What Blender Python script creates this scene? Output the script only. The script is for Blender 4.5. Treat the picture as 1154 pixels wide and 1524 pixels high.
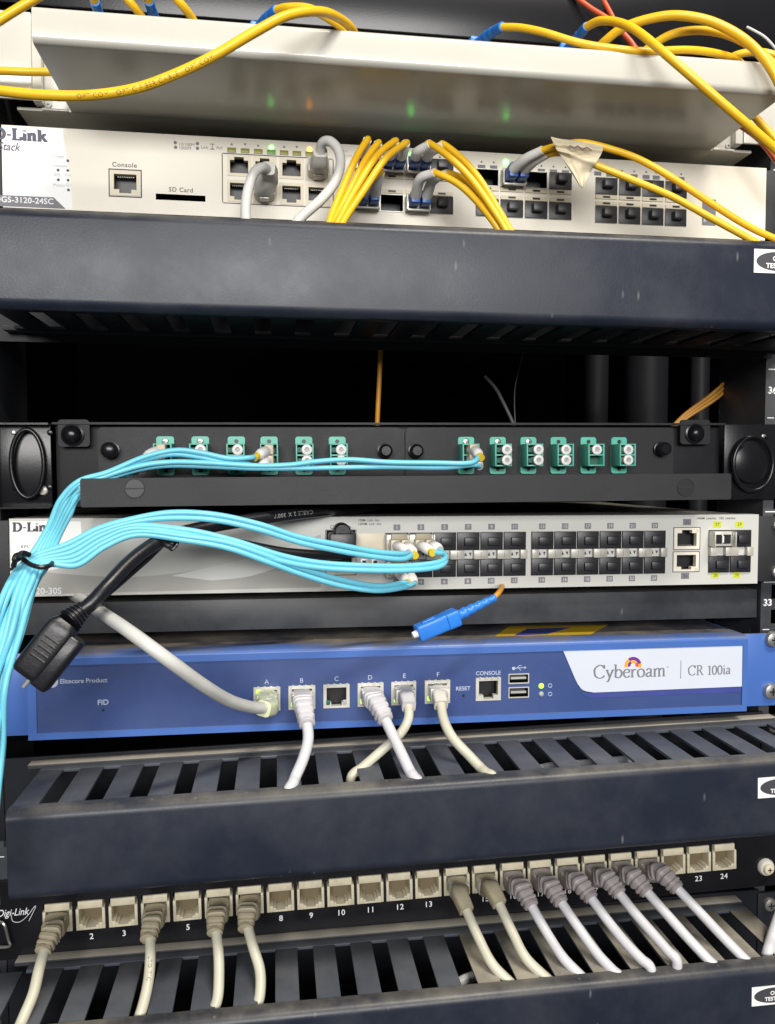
import bpy, bmesh, math, random
import numpy as np
from mathutils import Vector, Matrix
random.seed(7)
for o in list(bpy.data.objects): bpy.data.objects.remove(o)
SC = bpy.context.scene
COL = SC.collection
MM = 0.001

# ------------------------------------------------------------------ camera
CAM = np.array([-76.532, -468.494, 67.772]); YAW, PIT, ROL = map(math.radians, (7.855, 2.608, 0.08)); FPX = 1213.6
def cam_axes():
    cy, sy, cp, sp, cr, sr = math.cos(YAW), math.sin(YAW), math.cos(PIT), math.sin(PIT), math.cos(ROL), math.sin(ROL)
    f = np.array([sy*cp, cy*cp, -sp]); r = np.array([cy, -sy, 0.0]); u = np.cross(r, f)
    return np.array([cr*r+sr*u, -sr*r+cr*u, f])
AX = cam_axes()
cd = bpy.data.cameras.new('camera'); cam = bpy.data.objects.new('camera', cd); COL.objects.link(cam)
cd.sensor_fit = 'HORIZONTAL'; cd.sensor_width = 36; cd.lens = 36*FPX/1154; cd.clip_start = 0.01; cd.clip_end = 50
m = Matrix.Identity(4)
for i in range(3):
    m[i][0] = AX[0][i]; m[i][1] = AX[1][i]; m[i][2] = -AX[2][i]; m[i][3] = CAM[i]*MM
cam.matrix_world = m
SC.camera = cam
# ------------------------------------------------------------------ world and lamps (indoor: ceiling tube + low unseen area light facing the rack)
w = bpy.data.worlds.new('World'); SC.world = w; w.use_nodes = True
w.node_tree.nodes['Background'].inputs[0].default_value = (0.93, 0.96, 1.0, 1)
w.node_tree.nodes['Background'].inputs[1].default_value = 0.075
def lamp(name, loc, target, sx, sy, power, col):
    ld = bpy.data.lights.new(name, 'AREA'); ld.shape = 'RECTANGLE'; ld.size = sx; ld.size_y = sy; ld.energy = power; ld.color = col
    o = bpy.data.objects.new(name, ld); COL.objects.link(o); o.location = loc
    o.rotation_euler = (Vector(target)-Vector(loc)).to_track_quat('-Z', 'Y').to_euler()
    return o
lamp('ceiling_tube_lamp', (0.42, -0.95, 1.45), (0, 0, 0.05), 0.75, 0.12, 30, (1.0, 0.94, 0.84))
lamp('room_panel_lamp', (-0.2, -2.3, 0.60), (0, 0, 0.1), 1.6, 0.6, 64, (1.0, 0.985, 0.96))
SC.view_settings.view_transform = 'Standard'; SC.view_settings.look = 'None'
SC.view_settings.exposure = 0.0; SC.view_settings.gamma = 1.0; SC.view_settings.use_curve_mapping = False
SC.render.engine = 'CYCLES'

# ------------------------------------------------------------------ pixel -> point helpers (millimetres)
def ray(px, py):
    return AX.T @ np.array([(px-577)/FPX, -(py-762)/FPX, 1.0])
def at(px, py, y):
    d = ray(px, py); return CAM + d*(y-CAM[1])/d[1]
def atz(px, py, z):
    d = ray(px, py); return CAM + d*(z-CAM[2])/d[2]

# ------------------------------------------------------------------ materials
MATS = {}
def mat(name, col, rough=0.5, metal=0.0, var=0.08, vscale=60, bump=0.0, bscale=900, dust=0.0, dustcol=(0.36, 0.33, 0.27),
        dmin=0.12, emit=None, estr=0, coat=0.0, trans=0.0, scratch=0.0, smudge=0.0, sss=0.0, spec=0.5):
    if name in MATS: return MATS[name]
    M = bpy.data.materials.new(name); M.use_nodes = True; nt = M.node_tree; N = nt.nodes; L = nt.links
    b = N['Principled BSDF']
    b.inputs['Roughness'].default_value = rough; b.inputs['Metallic'].default_value = metal
    b.inputs['Specular IOR Level'].default_value = spec; b.inputs['Coat Weight'].default_value = coat; b.inputs['Transmission Weight'].default_value = trans
    if sss: b.inputs['Subsurface Weight'].default_value = sss; b.inputs['Subsurface Scale'].default_value = 0.002
    tc = N.new('ShaderNodeTexCoord'); geo = N.new('ShaderNodeNewGeometry')
    pos = geo.outputs['Position']
    nz = N.new('ShaderNodeTexNoise'); nz.inputs['Scale'].default_value = vscale; nz.inputs['Detail'].default_value = 6
    L.new(pos, nz.inputs['Vector'])
    mr = N.new('ShaderNodeMapRange'); mr.inputs[1].default_value = 0.3; mr.inputs[2].default_value = 0.7
    mr.inputs[3].default_value = 1-var; mr.inputs[4].default_value = 1+var
    L.new(nz.outputs['Fac'], mr.inputs[0])
    mx = N.new('ShaderNodeMix'); mx.data_type = 'RGBA'; mx.blend_type = 'MULTIPLY'; mx.inputs[0].default_value = 1
    mx.inputs[6].default_value = (*col, 1); L.new(mr.outputs[0], mx.inputs[7])
    out = mx.outputs[2]
    rgh = None
    def mixcol(fac, c):
        nonlocal out
        q = N.new('ShaderNodeMix'); q.data_type = 'RGBA'; L.new(fac, q.inputs[0]); L.new(out, q.inputs[6]); q.inputs[7].default_value = (*c, 1); out = q.outputs[2]
    if smudge:
        n2 = N.new('ShaderNodeTexNoise'); n2.inputs['Scale'].default_value = 14; n2.inputs['Detail'].default_value = 8; n2.inputs['Roughness'].default_value = 0.65
        L.new(pos, n2.inputs['Vector'])
        r2 = N.new('ShaderNodeMapRange'); r2.inputs[1].default_value = 0.42; r2.inputs[2].default_value = 0.72; r2.inputs[3].default_value = 0; r2.inputs[4].default_value = smudge
        L.new(n2.outputs['Fac'], r2.inputs[0]); mixcol(r2.outputs[0], (0.16, 0.16, 0.16))
        r3 = N.new('ShaderNodeMapRange'); r3.inputs[1].default_value = 0.3; r3.inputs[2].default_value = 0.75; r3.inputs[3].default_value = rough-0.08; r3.inputs[4].default_value = rough+0.14
        L.new(n2.outputs['Fac'], r3.inputs[0]); L.new(r3.outputs[0], b.inputs['Roughness'])
    if scratch:
        mp = N.new('ShaderNodeMapping'); mp.inputs['Scale'].default_value = (1100, 1100, 320); L.new(pos, mp.inputs['Vector'])
        n3 = N.new('ShaderNodeTexVoronoi'); n3.inputs['Scale'].default_value = 0.22; n3.inputs['Randomness'].default_value = 1; L.new(mp.outputs[0], n3.inputs['Vector'])
        r4 = N.new('ShaderNodeMapRange'); r4.inputs[1].default_value = 0.06; r4.inputs[2].default_value = 0.22; r4.inputs[3].default_value = scratch*.6; r4.inputs[4].default_value = 0
        L.new(n3.outputs['Distance'], r4.inputs[0])
        sc_ = N.new('ShaderNodeSeparateColor'); L.new(n3.outputs['Color'], sc_.inputs[0])
        gt = N.new('ShaderNodeMath'); gt.operation = 'GREATER_THAN'; gt.inputs[1].default_value = 0.93; L.new(sc_.outputs[0], gt.inputs[0])
        mm = N.new('ShaderNodeMath'); mm.operation = 'MULTIPLY'; L.new(r4.outputs[0], mm.inputs[0]); L.new(gt.outputs[0], mm.inputs[1]); mixcol(mm.outputs[0], (0.35, 0.35, 0.35))
    if dust:
        sp = N.new('ShaderNodeSeparateXYZ'); L.new(geo.outputs['Normal'], sp.inputs[0])
        r5 = N.new('ShaderNodeMapRange'); r5.inputs[1].default_value = 0.25; r5.inputs[2].default_value = 0.95; L.new(sp.outputs['Z'], r5.inputs[0])
        n4 = N.new('ShaderNodeTexNoise'); n4.inputs['Scale'].default_value = 22; n4.inputs['Detail'].default_value = 9; n4.inputs['Roughness'].default_value = 0.62; L.new(pos, n4.inputs['Vector'])
        r6 = N.new('ShaderNodeMapRange'); r6.inputs[1].default_value = 0.40; r6.inputs[2].default_value = 0.66; r6.inputs[3].default_value = dmin; r6.inputs[4].default_value = 1; L.new(n4.outputs['Fac'], r6.inputs[0])
        mu = N.new('ShaderNodeMath'); mu.operation = 'MULTIPLY'; L.new(r5.outputs[0], mu.inputs[0]); L.new(r6.outputs[0], mu.inputs[1])
        m2 = N.new('ShaderNodeMath'); m2.operation = 'MULTIPLY'; L.new(mu.outputs[0], m2.inputs[0]); m2.inputs[1].default_value = dust
        mixcol(m2.outputs[0], dustcol)
    L.new(out, b.inputs['Base Color'])
    if bump:
        n5 = N.new('ShaderNodeTexNoise'); n5.inputs['Scale'].default_value = bscale; n5.inputs['Detail'].default_value = 3; L.new(pos, n5.inputs['Vector'])
        bp = N.new('ShaderNodeBump'); bp.inputs['Strength'].default_value = bump; bp.inputs['Distance'].default_value = 0.0004
        L.new(n5.outputs['Fac'], bp.inputs['Height']); L.new(bp.outputs[0], b.inputs['Normal'])
    if emit:
        b.inputs['Emission Color'].default_value = (*emit, 1); b.inputs['Emission Strength'].default_value = estr
    MATS[name] = M
    return M
mat('black_paint', (0.026, 0.028, 0.034), 0.46, bump=0.12, smudge=0.30, scratch=0.35, dust=0.25)
mat('duct_cover', (0.013, 0.017, 0.030), 0.38, bump=0.10, smudge=0.12, scratch=0.45, dust=0.45, spec=0.36)
mat('duct_finger', (0.055, 0.063, 0.083), 0.5, bump=0.15, smudge=0.12, dust=0.28, dustcol=(0.24, 0.24, 0.235))
mat('duct_shaded', (0.010, 0.011, 0.015), 0.5, bump=0.1, spec=0.3)  # darker copy of the duct plastic: interior shade put into the colour
mat('duct_finger_dusty', (0.040, 0.047, 0.066), 0.55, bump=0.2, smudge=0.15, dust=1.0, dmin=0.30, dustcol=(0.40, 0.36, 0.28))
mat('dusty_flange', (0.035, 0.037, 0.042), 0.6, bump=0.3, dust=1.0, dmin=0.7, dustcol=(0.46, 0.42, 0.35))
mat('panel_black', (0.014, 0.0145, 0.017), 0.5, bump=0.35, bscale=2200, smudge=0.05, spec=0.36)
mat('gloss_black', (0.008, 0.008, 0.010), 0.25, bump=0.05, spec=0.35)
mat('cabinet', (0.0012, 0.0012, 0.0014), 0.8, bump=0.1, spec=0.05)
mat('void', (0.004, 0.004, 0.005), 0.8)
mat('enclosure_white', (0.53, 0.515, 0.46), 0.20, bump=0.12, bscale=1500, var=0.03, vscale=20)
mat('switch_silver', (0.74, 0.69, 0.585), 0.40, var=0.04, vscale=25, bump=0.05)
mat('switch_grey', (0.52, 0.52, 0.49), 0.40, var=0.04, vscale=25, bump=0.05)
mat('print_white', (0.80, 0.80, 0.79), 0.42, var=0.02)
mat('latch_metal', (0.46, 0.44, 0.39), 0.4, metal=0.2, var=0.12, vscale=200)
mat('print_pale', (0.60, 0.60, 0.575), 0.42, var=0.02)
mat('print_mid', (0.36, 0.352, 0.325), 0.42, var=0.02)
mat('ink', (0.045, 0.045, 0.055), 0.6)
mat('ink_grey', (0.17, 0.17, 0.19), 0.6)
mat('ink_logo', (0.07, 0.075, 0.11), 0.6)
mat('ink_faint', (0.45, 0.45, 0.44), 0.6)
mat('ink_white', (0.75, 0.76, 0.78), 0.6)
mat('ink_pale_blue', (0.42, 0.47, 0.60), 0.6)
mat('beige_jack', (0.66, 0.585, 0.44), 0.45, var=0.06)
mat('cream_jack', (0.55, 0.50, 0.37), 0.5, var=0.10, vscale=200, dust=0.3)
mat('jack_dark', (0.13, 0.10, 0.055), 0.6)
mat('steel', (0.55, 0.53, 0.49), 0.32, metal=0.9, var=0.12, vscale=200)
mat('tin', (0.60, 0.585, 0.53), 0.42, metal=0.35, var=0.10, vscale=150)
mat('cavity', (0.012, 0.012, 0.014), 0.4)
mat('dust_plug', (0.035, 0.035, 0.038), 0.42, var=0.1)
mat('dust_plug_deep', (0.018, 0.018, 0.022), 0.40, var=0.1)
mat('olive_led', (0.24, 0.23, 0.02), 0.4)
mat('green_lit', (0.1, 0.8, 0.1), 0.4, emit=(0.12, 1.0, 0.12), estr=7.0)
mat('screw_zinc', (0.42, 0.42, 0.41), 0.34, metal=0.8, var=0.15, vscale=300)
mat('green_dim', (0.12, 0.30, 0.03), 0.4)
mat('lime_lit', (0.45, 0.9, 0.05), 0.4, emit=(0.45, 1.0, 0.05), estr=1.6)
mat('amber_lit', (1.0, 0.4, 0.05), 0.4, emit=(1.0, 0.33, 0.03), estr=9.0)
mat('lime_mark', (0.50, 0.55, 0.03), 0.5)
mat('fw_face', (0.036, 0.066, 0.20), 0.36, var=0.12, vscale=12, bump=0.06, smudge=0.05)
mat('fw_frame', (0.055, 0.135, 0.42), 0.36, var=0.05, vscale=18, bump=0.05, dust=0.95, dustcol=(0.19, 0.175, 0.15))
mat('fw_chassis', (0.022, 0.028, 0.050), 0.4, var=0.1, vscale=18, bump=0.05, dust=0.9, dustcol=(0.22, 0.19, 0.15))  # chassis colour darkened for the shade under the switch above, plus dust
mat('fw_stripe', (0.045, 0.06, 0.25), 0.4)
mat('badge_white', (0.56, 0.60, 0.69), 0.38, var=0.015)
mat('yellow_jacket', (0.82, 0.48, 0.016), 0.36, var=0.06, vscale=90, sss=0.1)
mat('orange_jacket', (0.55, 0.25, 0.02), 0.45, var=0.08)
mat('red_jacket', (0.52, 0.075, 0.02), 0.4)
mat('aqua_jacket', (0.155, 0.54, 0.70), 0.36, var=0.05, vscale=90, sss=0.1)
mat('white_jacket', (0.57, 0.57, 0.54), 0.38, var=0.05, vscale=80)
mat('ivory_jacket', (0.54, 0.52, 0.415), 0.40, var=0.06, vscale=80)
mat('cool_jacket', (0.58, 0.575, 0.60), 0.38, var=0.04, vscale=80)
mat('black_jacket', (0.009, 0.009, 0.012), 0.34, bump=0.15)
mat('black_plug', (0.009, 0.009, 0.012), 0.38, bump=0.2)
mat('boot_beige', (0.36, 0.315, 0.22), 0.5, var=0.1)
mat('boot_mauve', (0.33, 0.295, 0.295), 0.5, var=0.1)
mat('boot_pale', (0.53, 0.515, 0.54), 0.45, var=0.06)
mat('boot_grey', (0.56, 0.545, 0.50), 0.40, var=0.1)
mat('clear_plug', (0.60, 0.58, 0.52), 0.18, var=0.1, coat=0.3)
mat('lime_lit_plug', (0.58, 0.62, 0.40), 0.16, var=0.1, coat=0.3)  # clear plug with the glow of the lime port light put into its colour
mat('white_plastic', (0.80, 0.795, 0.77), 0.36, var=0.04)
mat('ring_grey', (0.36, 0.36, 0.35), 0.4)
mat('beige_plastic', (0.58, 0.49, 0.34), 0.4, var=0.06)
mat('green_adapter', (0.10, 0.47, 0.36), 0.42, var=0.08, vscale=120)
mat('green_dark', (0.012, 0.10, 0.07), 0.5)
mat('blue_lc', (0.02, 0.10, 0.42), 0.36, var=0.08)
mat('blue_sc', (0.025, 0.19, 0.66), 0.36, var=0.06)
mat('yellow_tip', (0.68, 0.50, 0.03), 0.4)
mat('tape', (0.60, 0.52, 0.36), 0.6, var=0.08, vscale=150, bump=0.3, bscale=400)
mat('sticker_yellow', (0.55, 0.36, 0.02), 0.45)
mat('swirl_orange', (0.85, 0.33, 0.02), 0.5)
mat('swirl_purple', (0.13, 0.02, 0.20), 0.5)
mat('swirl_red', (0.65, 0.06, 0.02), 0.5)
mat('wood_brown', (0.20, 0.10, 0.035), 0.6, var=0.3, vscale=150)

# ------------------------------------------------------------------ mesh builder
class MB:
    def __init__(s): s.v = []; s.f = []; s.mi = []; s.fl = []; s.cur = 0; s.mats = []
    def m(s, name):
        if name not in s.mats: s.mats.append(name)
        s.cur = s.mats.index(name); return s
    def add(s, vs, fs, flat=()):
        n = len(s.v); s.v += [tuple(map(float, q)) for q in vs]
        for k, f in enumerate(fs): s.f.append([n+i for i in f]); s.mi.append(s.cur); s.fl.append(k in flat)
        return s
    def box(s, x0, x1, y0, y1, z0, z1, b=0.0, M=None):
        flat = ()
        if b <= 0:
            vs = [(x, y, z) for x in (x0, x1) for y in (y0, y1) for z in (z0, z1)]
            fs = [(0,1,3,2), (4,6,7,5), (0,4,5,1), (2,3,7,6), (0,2,6,4), (1,5,7,3)]
        else:
            bm = bmesh.new(); bmesh.ops.create_cube(bm, size=1)
            for q in bm.verts: q.co = Vector(((x0+x1)/2+q.co.x*(x1-x0), (y0+y1)/2+q.co.y*(y1-y0), (z0+z1)/2+q.co.z*(z1-z0)))
            bmesh.ops.bevel(bm, geom=bm.edges[:], offset=b, segments=2, affect='EDGES', profile=0.5)
            bm.verts.index_update(); bm.faces.index_update(); bm.normal_update(); vs = [q.co[:] for q in bm.verts]; fs = [[q.index for q in f.verts] for f in bm.faces]; flat = {f.index for f in bm.faces if max(map(abs, f.normal)) > .999}; bm.free()
        if M is not None: vs = [(M @ Vector(q))[:] for q in vs]
        return s.add(vs, fs, flat)
    def prism(s, poly, y0, y1, M=None):          # poly in (x, z), counter-clockwise seen from the front (-y)
        n = len(poly)
        vs = [(x, y0, z) for x, z in poly]+[(x, y1, z) for x, z in poly]
        fs = [tuple(range(n)), tuple(range(2*n-1, n-1, -1))]+[(i, n+i, n+(i+1) % n, (i+1) % n) for i in range(n)]
        if M is not None: vs = [(M @ Vector(q))[:] for q in vs]
        return s.add(vs, fs)
    def sweep(s, pts, w, h=None, n=12, sq=2.0, up=None, cap=True):
        P = [Vector(map(float, q)) for q in pts]; k = len(P)
        W = w if hasattr(w, '__len__') else [w]*k
        H = (h if hasattr(h, '__len__') else [h]*k) if h is not None else W
        T = [(P[min(i+1, k-1)]-P[max(i-1, 0)]).normalized() for i in range(k)]
        if up is None:
            a = Vector((0, 0, 1)) if abs(T[0].z) < 0.9 else Vector((1, 0, 0))
            nrm = T[0].cross(a).normalized()
        vs = []; fs = []
        for i in range(k):
            if up is None:
                nrm = (nrm-T[i]*nrm.dot(T[i])).normalized(); sd = nrm; u = sd.cross(T[i])
            else:
                sd = T[i].cross(Vector(up)).normalized(); u = sd.cross(T[i]).normalized()
            for j in range(n):
                a = 2*math.pi*(j+0.5)/n; c, q = math.cos(a), math.sin(a)
                c = math.copysign(abs(c)**(2/sq), c); q = math.copysign(abs(q)**(2/sq), q)
                vs.append((P[i]+sd*(c*W[i])+u*(q*H[i]))[:])
        for i in range(k-1):
            for j in range(n):
                fs.append((i*n+j, i*n+(j+1) % n, (i+1)*n+(j+1) % n, (i+1)*n+j))
        if cap: fs += [tuple(range(n-1, -1, -1)), tuple(range((k-1)*n, k*n))]
        return s.add(vs, fs)
    def lathe(s, c, axis, prof, n=16):           # prof: (distance along axis, radius)
        A = Vector(axis).normalized(); C = Vector(map(float, c))
        return s.sweep_raw([(C+A*d, r) for d, r in prof], A, n)
    def sweep_raw(s, rings, A, n):
        a = Vector((0, 0, 1)) if abs(A.z) < 0.9 else Vector((1, 0, 0)); sd = A.cross(a).normalized(); u = sd.cross(A)
        vs = []; fs = []
        for p, r in rings:
            for j in range(n):
                t = 2*math.pi*j/n; vs.append((p+sd*(r*math.cos(t))+u*(r*math.sin(t)))[:])
        k = len(rings)
        for i in range(k-1):
            for j in range(n): fs.append((i*n+j, i*n+(j+1) % n, (i+1)*n+(j+1) % n, (i+1)*n+j))
        fs += [tuple(range(n-1, -1, -1)), tuple(range((k-1)*n, k*n))]
        return s.add(vs, fs)
    def build(s, name, parent=None, off=(0, 0, 0), sharp=0.7, label=None):
        me = bpy.data.meshes.new(name)
        me.from_pydata([((x-off[0])*MM, (y-off[1])*MM, (z-off[2])*MM) for x, y, z in s.v], [], s.f)
        for q in s.mats: me.materials.append(MATS[q])
        for p, i in zip(me.polygons, s.mi): p.material_index = i
        bm = bmesh.new(); bm.from_mesh(me); bmesh.ops.recalc_face_normals(bm, faces=bm.faces[:]); bm.to_mesh(me); bm.free()
        for p, fl in zip(me.polygons, s.fl): p.use_smooth = not fl
        me.set_sharp_from_angle(angle=sharp)
        o = bpy.data.objects.new(name, me); COL.objects.link(o)
        if parent is not None: o.parent = parent
        if label: o['label'] = label
        return o
def B(mname): return MB().m(mname)
def tag(o, label, cat, group=None):
    o['label'] = label; o['category'] = cat
    if group: o['group'] = group
    return o
def empty(name, loc, label, cat, group=None):
    o = bpy.data.objects.new(name, None); COL.objects.link(o); o.location = [q*MM for q in loc]; o.empty_display_size = 0.01
    return tag(o, label, cat, group)
def struct(o): o['kind'] = 'structure'; return o
def crom(P, n=8):
    P = [Vector(map(float, q)) for q in P]
    if len(P) < 3: return [P[0].lerp(P[-1], i/n) for i in range(n+1)]
    Q = [P[0]*2-P[1]]+P+[P[-1]*2-P[-2]]; out = []
    for i in range(1, len(Q)-2):
        a, b, c, d = Q[i-1:i+3]
        for k in range(n):
            t = k/n; out.append(0.5*((2*b)+(c-a)*t+(2*a-5*b+4*c-d)*t*t+(3*b-a-3*c+d)*t**3))
    out.append(P[-1]); return out

# ------------------------------------------------------------------ devices: a root Empty on the rack plane with a small tilt
class Dev:
    def __init__(s, name, label, cat, o, tilt=0.0):
        s.o = np.array(o, float); s.t = math.radians(tilt)
        s.root = empty(name, o, label, cat); s.root.rotation_euler = (0, -s.t, 0)
    def uv(s, px, py, dy=0.0):
        p = at(px, py, s.o[1]+dy)-s.o; c, q = math.cos(s.t), math.sin(s.t)
        return p[0]*c+p[2]*q, -p[0]*q+p[2]*c
    def world(s, x, y, z):
        c, q = math.cos(s.t), math.sin(s.t)
        return np.array([s.o[0]+x*c-z*q, s.o[1]+y, s.o[2]+x*q+z*c])
    def put(s, mb, name, parent=None, label=None): return mb.build(name, parent or s.root, label=label)
def rectuv(dev, x0, y0, x1, y1, dy=0.0):
    a, c = dev.uv(x0, (y0), dy); b, d = dev.uv(x1, y1, dy)
    return a, b, min(c, d), max(c, d)
def plate(mb, x0, x1, z0, z1, holes, y0, y1, back=False):
    """front sheet at y0 with rectangular holes, hole sides and rim going back to y1"""
    xs = sorted({x0, x1, *[h[i] for h in holes for i in (0, 1)]}); zs = sorted({z0, z1, *[h[i] for h in holes for i in (2, 3)]})
    idx = {}; vs = []
    def V(x, y, z):
        k = (round(x, 4), round(y, 4), round(z, 4))
        if k not in idx: idx[k] = len(vs); vs.append((x, y, z))
        return idx[k]
    solid = {}
    for i in range(len(xs)-1):
        for j in range(len(zs)-1):
            cx, cz = (xs[i]+xs[i+1])/2, (zs[j]+zs[j+1])/2
            solid[i, j] = not any(h[0] < cx < h[1] and h[2] < cz < h[3] for h in holes)
    fs = []
    for (i, j), ok in solid.items():
        if not ok: continue
        a, b, c, d = xs[i], xs[i+1], zs[j], zs[j+1]
        fs.append((V(a, y0, c), V(b, y0, c), V(b, y0, d), V(a, y0, d)))
        if back: fs.append((V(a, y1, d), V(b, y1, d), V(b, y1, c), V(a, y1, c)))
        for (di, dj, p, q) in ((-1, 0, (a, c), (a, d)), (1, 0, (b, d), (b, c)), (0, -1, (b, c), (a, c)), (0, 1, (a, d), (b, d))):
            if not solid.get((i+di, j+dj), False):
                fs.append((V(p[0], y0, p[1]), V(q[0], y0, q[1]), V(q[0], y1, q[1]), V(p[0], y1, p[1])))
    return mb.add(vs, fs)
def cavity(mb, h, y0, y1):
    x0, x1, z0, z1 = h
    vs = [(x0, y0, z0), (x1, y0, z0), (x1, y0, z1), (x0, y0, z1), (x0, y1, z0), (x1, y1, z0), (x1, y1, z1), (x0, y1, z1)]
    return mb.add(vs, [(4, 5, 6, 7), (0, 4, 7, 3), (1, 2, 6, 5), (0, 1, 5, 4), (3, 7, 6, 2)])
_txt = {}
def text_mb(mb, s, x, z, h, y, bold=0.0, shear=0.0, align='LEFT', wide=1.0, space=1.0, rot=0.0):
    """printed lettering: cap height h (mm), baseline at (x, z), on the plane y"""
    cu = bpy.data.curves.new('t', 'FONT'); cu.body = s; cu.size = 1.0; cu.offset = bold; cu.shear = shear; cu.align_x = align
    cu.resolution_u = 3; cu.space_character = space
    ob = bpy.data.objects.new('t', cu); COL.objects.link(ob)
    dg = bpy.context.evaluated_depsgraph_get(); me = bpy.data.meshes.new_from_object(ob.evaluated_get(dg))
    k = h/0.70; c, q = math.cos(rot), math.sin(rot)
    vs = []
    for v in me.vertices:
        a, b2 = v.co.x*k*wide, v.co.y*k
        vs.append((x+a*c-b2*q, y, z+a*q+b2*c))
    mb.add(vs, [tuple(p.vertices) for p in me.polygons])
    bpy.data.objects.remove(ob); bpy.data.curves.remove(cu); bpy.data.meshes.remove(me)
    return mb
def pen(mb, strokes, x, z, h, y, thick=0.20, thin=0.07, wide=1.0):
    """broad-nib letter strokes (serif look); stroke points in em units"""
    for st in strokes:
        pts = [(px*wide, pz) for px, pz in st]
        if len(pts) > 2:
            c = crom([(a, 0, b) for a, b in pts], 6); pts = [(q.x, q.z) for q in c]
        L = []; R_ = []
        for i in range(len(pts)):
            a = pts[max(i-1, 0)]; b = pts[min(i+1, len(pts)-1)]
            dx, dz = b[0]-a[0], b[1]-a[1]; l = math.hypot(dx, dz) or 1; dx, dz = dx/l, dz/l
            wd = (thin+(thick-thin)*abs(dz))/2
            L.append((pts[i][0]-dz*wd, pts[i][1]+dx*wd)); R_.append((pts[i][0]+dz*wd, pts[i][1]-dx*wd))
        n = len(pts)
        y -= 0.004
        mb.add([(x+a*h, y, z+b*h) for a, b in L+R_], [(n+i, n+i+1, i+1, i) for i in range(n-1)])
    return mb
GL = {  # glyph: (advance, strokes) x-height 0.62, cap 1.0
 'C': (0.92, [[(0.80,0.80),(0.62,0.97),(0.40,0.97),(0.14,0.75),(0.10,0.48),(0.20,0.15),(0.45,0.02),(0.66,0.06),(0.84,0.20)], [(0.80,1.0),(0.80,0.72)]]),
 'y': (0.58, [[(0.08,0.60),(0.29,0.06)], [(0.50,0.60),(0.29,0.06),(0.18,-0.22),(0.04,-0.26)], [(-0.02,0.61),(0.20,0.61)], [(0.40,0.61),(0.60,0.61)]]),
 'b': (0.64, [[(0.13,1.02),(0.13,0.02)], [(0.0,0.99),(0.13,0.99)], [(0.13,0.45),(0.30,0.62),(0.50,0.55),(0.57,0.32),(0.48,0.08),(0.28,0.01),(0.13,0.10)]]),
 'e': (0.56, [[(0.09,0.36),(0.50,0.38)], [(0.50,0.38),(0.45,0.58),(0.28,0.62),(0.10,0.46),(0.09,0.24),(0.22,0.03),(0.38,0.03),(0.52,0.14)]]),
 'r': (0.46, [[(0.14,0.60),(0.14,0.02)], [(0.02,0.02),(0.28,0.02)], [(0.0,0.58),(0.14,0.58)], [(0.14,0.42),(0.28,0.60),(0.42,0.56)]]),
 'o': (0.64, [[(0.32,0.62),(0.12,0.52),(0.09,0.30),(0.16,0.08),(0.32,0.01),(0.50,0.10),(0.56,0.32),(0.48,0.54),(0.32,0.62)]]),
 'a': (0.56, [[(0.08,0.50),(0.22,0.62),(0.38,0.58),(0.41,0.44),(0.41,0.08),(0.55,0.03)], [(0.41,0.36),(0.16,0.28),(0.08,0.14),(0.18,0.02),(0.41,0.12)]]),
 'm': (0.98, [[(0.13,0.60),(0.13,0.02)], [(0.02,0.02),(0.25,0.02)], [(0.0,0.58),(0.13,0.58)], [(0.13,0.46),(0.30,0.61),(0.44,0.54),(0.46,0.02)], [(0.36,0.02),(0.57,0.02)], [(0.46,0.46),(0.63,0.61),(0.77,0.54),(0.79,0.02)], [(0.69,0.02),(0.91,0.02)]]),
 'R': (0.82, [[(0.18,0.97),(0.18,0.02)], [(0.04,0.98),(0.36,0.98)], [(0.04,0.02),(0.33,0.02)], [(0.18,0.98),(0.45,0.97),(0.60,0.76),(0.45,0.52),(0.18,0.50)], [(0.40,0.50),(0.68,0.04)], [(0.62,0.02),(0.82,0.02)]]),
 '1': (0.50, [[(0.27,0.90),(0.27,0.02)], [(0.10,0.02),(0.44,0.02)], [(0.10,0.82),(0.27,0.90)]]),
 '0': (0.60, [[(0.30,0.92),(0.12,0.76),(0.08,0.46),(0.14,0.14),(0.30,0.01),(0.46,0.14),(0.52,0.46),(0.46,0.78),(0.30,0.92)]]),
 'i': (0.34, [[(0.17,0.60),(0.17,0.02)], [(0.05,0.02),(0.30,0.02)], [(0.03,0.59),(0.17,0.59)], [(0.17,0.90),(0.17,0.79)]]),
 'D': (1.0, [[(0.22,0.97),(0.22,0.03)], [(0.02,0.97),(0.36,0.97)], [(0.02,0.03),(0.36,0.03)], [(0.30,0.97),(0.62,0.93),(0.84,0.68),(0.84,0.33),(0.62,0.07),(0.30,0.03)]]),
 '-': (0.46, [[(0.08,0.42),(0.40,0.42)]]),
 'L': (0.86, [[(0.22,0.97),(0.22,0.03)], [(0.02,0.97),(0.44,0.97)], [(0.02,0.03),(0.78,0.03)], [(0.76,0.0),(0.76,0.30)]]),
 'n': (0.82, [[(0.20,0.62),(0.20,0.03)], [(0.02,0.61),(0.22,0.61)], [(0.02,0.03),(0.38,0.03)], [(0.24,0.48),(0.42,0.64),(0.58,0.54),(0.60,0.03)], [(0.44,0.03),(0.78,0.03)]]),
 'k': (0.84, [[(0.20,1.0),(0.20,0.03)], [(0.02,0.97),(0.20,0.97)], [(0.02,0.03),(0.36,0.03)], [(0.24,0.28),(0.60,0.60)], [(0.38,0.38),(0.68,0.04)], [(0.44,0.61),(0.74,0.61)], [(0.52,0.03),(0.84,0.03)]]),
 ' ': (0.40, [])}
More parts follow.
